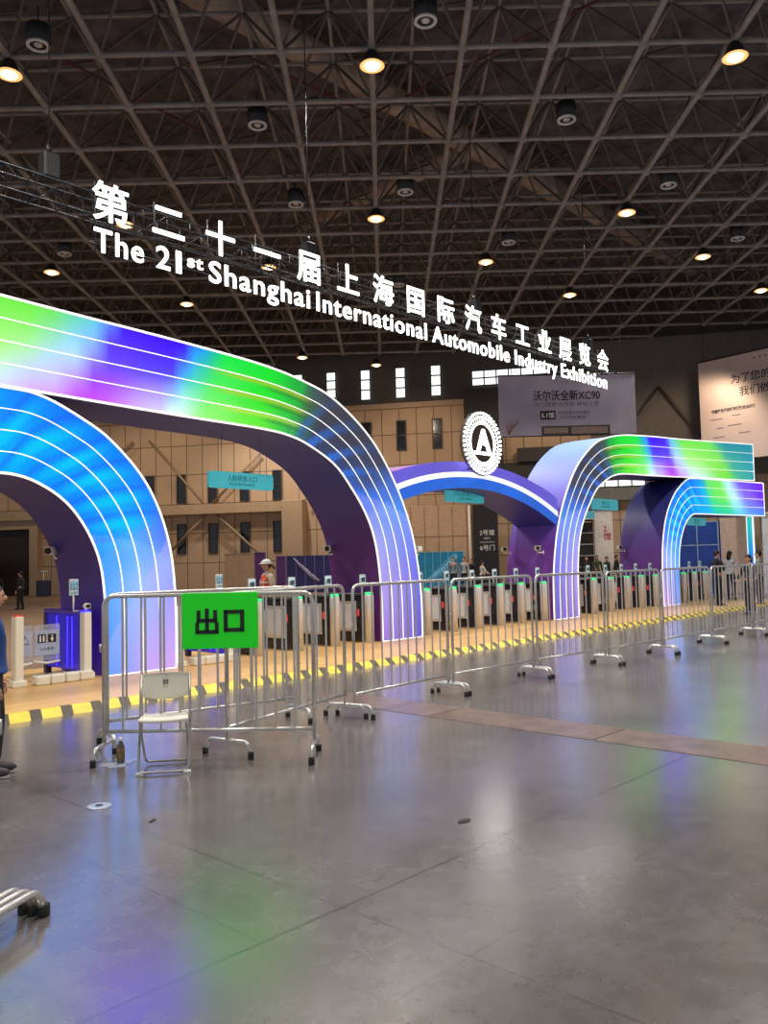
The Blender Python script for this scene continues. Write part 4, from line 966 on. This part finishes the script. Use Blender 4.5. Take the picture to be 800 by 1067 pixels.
def make_person(name,label,loc,yaw,h=1.7,top=(40,40,45),legs=(30,30,36),shoes=(30,30,30),hairlen='short',hat=None,vest=None,pose='stand',group=None,female=False,cat='person'):
    """local: faces +X, left is +Y"""
    r=thing(name,label,cat,loc,yaw,group); s=h/1.75
    V=lambda *p: Vector(p)*s
    sh=.175 if female else .20
    if pose=='walk': ls=[.22,-.20]; lift=[0,.05]
    elif pose=='apart': ls=[.03,-.03]; lift=[0,0]
    else: ls=[.02,-.02]; lift=[0,0]
    hip=[V(0,.095,.93),V(0,-.095,.93)]
    legp=[]
    for k,sg in enumerate((1,-1)):
        ank=V(ls[k],sg*(.11 if pose!='apart' else .15),.09+lift[k]); knee=V(ls[k]*.5+.04,sg*.105,.50+lift[k]*.5)
        legp.append((hip[k],knee,ank))
    arms=[]
    for k,sg in enumerate((1,-1)):
        S_=V(0,sg*sh,1.42)
        if pose=='phone': E=V(.05,sg*(sh+.06),1.15); W=V(.27,sg*.08,1.22)
        elif pose=='lean' : E=V(.10,sg*(sh+.08),1.17); W=V(.34,sg*.16,1.05)
        elif pose=='walk': E=V(-.10 if k==0 else .08,sg*(sh+.05),1.14); W=V(-.12 if k==0 else .26,sg*(sh+.05),.90 if k==0 else .98)
        else: E=V(-.02,sg*(sh+.06),1.13); W=V(.06,sg*(sh+.06),.87)
        arms.append((S_,E,W))
    g=G()
    p0=g.chain([V(0,0,.95)],[.125*s]); 
    ch2=g.chain([V(0,0,1.08),V(0,0,1.25),V(0,0,1.40)],[(.12*s,.095*s),(.12*s,.09*s),(.085*s,.065*s)],start=p0)
    g.chain([V(-.005,0,1.49),V(.01,0,1.56)],[.05*s,.055*s],start=ch2)
    for k,(H_,K_,A_) in enumerate(legp):
        g.chain([H_,H_.lerp(K_,.5),K_,K_.lerp(A_,.35),A_],[.085*s,.075*s,.055*s,.055*s,.038*s],start=p0)
    for k,(S_,E_,W_) in enumerate(arms):
        g.chain([S_,E_,W_],[.055*s,.042*s,.028*s],start=ch2)
    body=MB(); me_to(body,skin(g.v,g.e,g.r,g.roots,1))
    # hands
    for k,(S_,E_,W_) in enumerate(arms):
        d=(W_-E_).normalized(); sg=(1,-1)[k]; side=Vector((0,-sg,0)) if abs(d.z)>.6 else Vector((0,-sg*.6,.8))
        side=(side-d*side.dot(d)).normalized(); fr=d.cross(side).normalized()
        # palm normal = side, fingers spread along fr
        gh=G(); P=W_+d*.05*s
        c0=gh.chain([W_-d*.01*s,P,W_+d*.085*s],[(.024*s,.018*s),(.033*s,.016*s),(.034*s,.014*s)])
        for q,(o_,l_) in enumerate([(-.026,.066),(-.009,.078),(.009,.074),(.025,.058)]):
            b0=P+fr*o_*s; gh.chain([b0,b0+d*.045*s,b0+d*(.045+l_*.5)*s+side*.008*s,b0+d*(.045+l_*.85)*s+side*.026*s],[.009*s]*3+[.007*s])
        tb_=W_+d*.025*s+fr*(-.02)*s; gh.chain([tb_,tb_+(d*.6-fr).normalized()*.032*s+side*.01*s,tb_+(d*.6-fr).normalized()*.05*s+d*.02*s+side*.016*s],[.012*s,.0095*s,.008*s])
        me_to(body,skin(gh.v,gh.e,gh.r,gh.roots,1))
    # head
    HC=V(.02,0,1.645); tilt=0.25 if pose in('phone','lean') else 0
    HM=Matrix.Translation(HC)@Matrix.Rotation(tilt,4,'Y')
    def hf(u):
        x,y,z=u; 
        if z<0: y*=1-.28*(-z); x*=1-.10*(-z)
        if x>0 and z<.1: x+=.05*max(0,-z)
        return Vector((x,y,z))
    body.ell((0,0,0),(.098*s,.078*s,.118*s),20,14,0,HM,hf)
    body.ell((.100*s,0,-.012*s),(.020*s,.013*s,.024*s),10,7,0,HM)      # nose
    for sg in (1,-1):
        body.ell((-.005*s,sg*.08*s,-.01*s),(.018*s,.010*s,.03*s),10,7,0,HM)   # ears
        body.ell((.084*s,sg*.031*s,.012*s),(.012*s,.014*s,.007*s),8,6,1,HM)
        body.box(.088*s,.094*s,sg*.031*s-.016*s,sg*.031*s+.016*s,.028*s,.034*s,2,HM)
    body.ell((.088*s,0,-.055*s),(.012*s,.024*s,.008*s),10,6,3,HM)
    body.build('body',[SKIN,EYE,HAIR,LIP],r)
    # clothing
    if legs:
        g=G(); p0=g.chain([V(0,0,.97)],[.145*s]); g.chain([V(0,0,1.06)],[(.135*s,.11*s)],start=p0)
        for k,(H_,K_,A_) in enumerate(legp): g.chain([H_,H_.lerp(K_,.5),K_,K_.lerp(A_,.5),A_+Vector((0,0,.0))],[.102*s,.092*s,.075*s,.07*s,.062*s],start=p0)
        b=MB(); me_to(b,skin(g.v,g.e,g.r,g.roots,1)); b.build('trousers',mat('cloth_%d_%d_%d'%legs,rgb(*legs),.85,noise=.12,nscale=12,bump=.1),r)
    tm=mat('cloth_%d_%d_%d'%top,rgb(*top),.8,noise=.12,nscale=10,bump=.1)
    g=G(); p0=g.chain([V(0,0,1.08)],[(.145*s,.115*s)]); g.chain([V(0,0,.96),V(0,0,.90)],[(.145*s,.115*s),(.138*s,.108*s)],start=p0)
    ch2=g.chain([V(0,0,1.25),V(0,0,1.39),V(-.005,0,1.455),V(-.002,0,1.53)],[(.15*s,.118*s),(.13*s,.10*s),(.085*s,.08*s),(.064*s,.064*s)],start=p0)
    ch3=len(g.v)-3
    for k,(S_,E_,W_) in enumerate(arms):
        g.chain([S_,E_,W_-(W_-E_).normalized()*.02*s],[.072*s,.058*s,.042*s],start=ch3)
    b=MB(); me_to(b,skin(g.v,g.e,g.r,g.roots,1)); b.build('jacket',tm,r)
    if vest:
        g=G(); p0=g.chain([V(0,0,1.1)],[(.155*s,.125*s)]); g.chain([V(0,0,.98)],[(.156*s,.128*s)],start=p0); c2=g.chain([V(0,0,1.27),V(0,0,1.40)],[(.162*s,.13*s),(.15*s,.118*s)],start=p0)
        for sg in (1,-1): g.chain([V(0,sg*.13,1.44)],[.085*s],start=c2)
        b=MB(); me_to(b,skin(g.v,g.e,g.r,g.roots,1)); vo=b.build('safety_vest',mat('orange_vest',rgb(250,84,30),.6),r)
        b=MB()
        for z in (1.12,1.27): b.tube([V(.137*math.cos(a)*1.13,.165*math.sin(a)*1.06,z) for a in [2*PI*k/20 for k in range(20)]],.014*s,5,closed=True)
        for sg in (1,-1): b.tube([V(-.135,sg*.08,1.05),V(-.135,sg*.09,1.3),V(-.075,sg*.105,1.455),V(.05,sg*.105,1.46),V(.13,sg*.09,1.3),V(.13,sg*.08,1.05)],.014*s,5)
        b.build('reflective_tape',mat('reflective_tape',rgb(225,225,210),.3,noise=0),vo)
    # shoes
    for k,(H_,K_,A_) in enumerate(legp):
        b=MB(); A_=Vector(A_)
        def shf(u):
            x,y,z=u; return Vector((x,y*(1 if x>-.2 else .85),z if z>0 else z*.45))
        b.ell((A_.x+.055*s,A_.y,A_.z-.045*s),(.145*s,.05*s,.062*s),14,9,0,None,shf)
        b.box(A_.x-.085*s,A_.x+.19*s,A_.y-.046*s,A_.y+.046*s,A_.z-.09*s,A_.z-.068*s,1,None,.012*s)
        b.build('shoe',[mat('shoe_%d_%d_%d'%shoes,rgb(*shoes),.6),mat('shoe_sole',rgb(150,146,140),.6)],r)
    # hair / hat
    b=MB()
    def hairf(u):
        x,y,z=u
        if z<-.1 and x>-.2: z=-.1
        if x>.55: z=max(z,.35); x=min(x,.9)
        return Vector((x,y,z))
    b.ell((-.012*s,0,.020*s),(.104*s,.088*s,.115*s),20,12,0,HM,hairf)
    if hairlen=='long':
        b.ell((-.055*s,0,-.09*s),(.06*s,.085*s,.15*s),14,10,0,HM)
    if hairlen=='bun': b.ell((-.10*s,0,.05*s),(.045*s,.045*s,.045*s),12,8,0,HM)
    if hairlen=='bob': b.ell((-.03*s,0,-.03*s),(.09*s,.098*s,.10*s),16,10,0,HM,lambda u:Vector((min(u.x,.3),u.y,u.z)))
    b.build('hair',HAIR,r)
    if hat:
        b=MB(); b.ell((0,0,.045*s),(.128*s,.105*s,.10*s),20,10,0,HM,lambda u:Vector((u.x,u.y,max(u.z,-.05))))
        b.lathe([(.135*s,.038*s),(.14*s,.045*s),(.12*s,.055*s)],(0,0,0),22,0,HM)
        b.box(.08*s,.165*s,-.07*s,.07*s,.036*s,.048*s,0,HM,.005*s)
        b.build('hard_hat' if hat=='helmet' else 'cap',mat('hat_'+hat,rgb(232,232,226) if hat=='helmet' else rgb(24,26,38),.4),r)
    if pose=='phone':
        return r
    return r
yawR=math.atan2(rh.y,rh.x)
make_person('person','person in blue jacket with short dark hair cut off by the left edge, facing right',(2.83,7.20,0),yawR+.35,1.57,top=(30,66,130),legs=(26,26,34),shoes=(58,48,52),pose='stand')
make_person('person','worker in white hard hat and orange safety vest standing behind the first turnstiles',(11.28,14.1,.08),math.atan2(.3,-1),1.68,top=(205,190,165),legs=(40,44,60),hat='helmet',vest=True,pose='stand')
make_person('person','man in black suit standing on the platform near the right edge, head lowered',(25.6,10.2,.08),yawR+.25,1.68,top=(22,22,26),legs=(20,20,24),pose='phone')
make_person('person','woman with long dark hair and white top beside the man in black suit',(29.0,11.1,.08),yawR+.7,1.66,top=(206,206,212),legs=(34,40,62),hairlen='long',female=True,pose='phone')
make_person('person','person with dark bob hair and dark jacket bending over a phone at right',(23.3,8.4,0),PI-.4,1.62,top=(32,30,34),legs=(30,26,30),hairlen='bob',female=True,pose='lean')
make_person('person','man in grey shirt at the right edge facing the camera',(27.5,9.6,.0),yawR+PI/2+.2+PI*.0+PI*.25,1.74,top=(138,134,128),legs=(70,66,64),pose='stand')
make_person('person','left one of two people in black far away at the left edge',(14.6,36.6,0),-2.0,1.62,top=(20,20,24),legs=(18,18,20),pose='stand')
make_person('person','right one of two people in black far away at the left, standing legs apart',(15.1,35.3,0),2.2,1.62,top=(24,22,24),legs=(16,16,18),pose='apart')
make_person('person','left one of the pair with black round hair behind the centre gates, light top',(34.48,27.57,0),3.6,1.79,top=(120,120,124),legs=(30,30,34),hairlen='bun',female=True)
make_person('person','right one of the pair with black round hair behind the centre gates',(34.79,27.1,0),3.4,1.78,top=(150,160,160),legs=(30,30,34),hairlen='bun',female=True)
make_person('person','person in black jacket right of the pair behind the centre gates',(35.06,26.8,0),3.0,1.68,top=(18,18,22),legs=(20,20,26))
make_person('person','person in pale cream top leaning rightmost of the group behind the centre gates',(35.4,26.4,0),-.5,1.55,top=(206,200,188),legs=(26,26,30),female=True,pose='lean')
cr=[((39.28,22.47),'person in black farthest left of the crowd under the tall right arch',(20,22,22),1.66),((39.66,22.07),'person in dark olive top, second from left in the crowd under the right arch',(60,66,40),1.70),((40.0,21.7),'person in dark green top, third from left in the crowd under the right arch',(34,52,40),1.64),((40.3,21.3),'person in black coat in the middle of the crowd before the white kiosk',(16,16,18),1.72),((40.6,21.0),'person in charcoal coat right of the middle of the crowd before the white kiosk',(44,42,44),1.70),((40.95,20.6),'person in grey black top, rightmost of the crowd beside the purple arch side',(52,50,54),1.66)]
for k,((x,y),l,c,hh) in enumerate(cr):
    make_person('person',l,(x,y,0),3.6+.5*k,hh,top=c,legs=(22,22,26),hairlen=['short','bob','short','short','long','short'][k])
# small lectern-like luggage post beside the far left pair
r=thing('queue_stand','small pale stand with a dark sign far away at the left wall','stand',(23.,50.5,0))
MB().lathe([(.25,0),(.25,.04),(.03,.06),(.03,1.5)],(0,0,0),14).build('pole',STEEL,r); MB().box(-.03,.03,-.45,.45,1.5,1.6,bev=.01).build('crossbar',WHITE,r); MB().box(-.35,.35,-.3,.3,.04,1.0,bev=.03).build('bin',mat('navy_bin',rgb(40,46,70),.6),r)
# ------------------------------------------------------------------ world and view
W=bpy.data.worlds.new('hall_ambient'); S.world=W; W.use_nodes=True
W.node_tree.nodes['Background'].inputs[0].default_value=(.80,.84,.95,1); W.node_tree.nodes['Background'].inputs[1].default_value=.62
bpy.data.objects.remove(_to,do_unlink=True)
S.view_settings.view_transform='Standard'; S.view_settings.look='None'; S.view_settings.gamma=1; S.view_settings.use_curve_mapping=False
S.view_settings.exposure=0.0
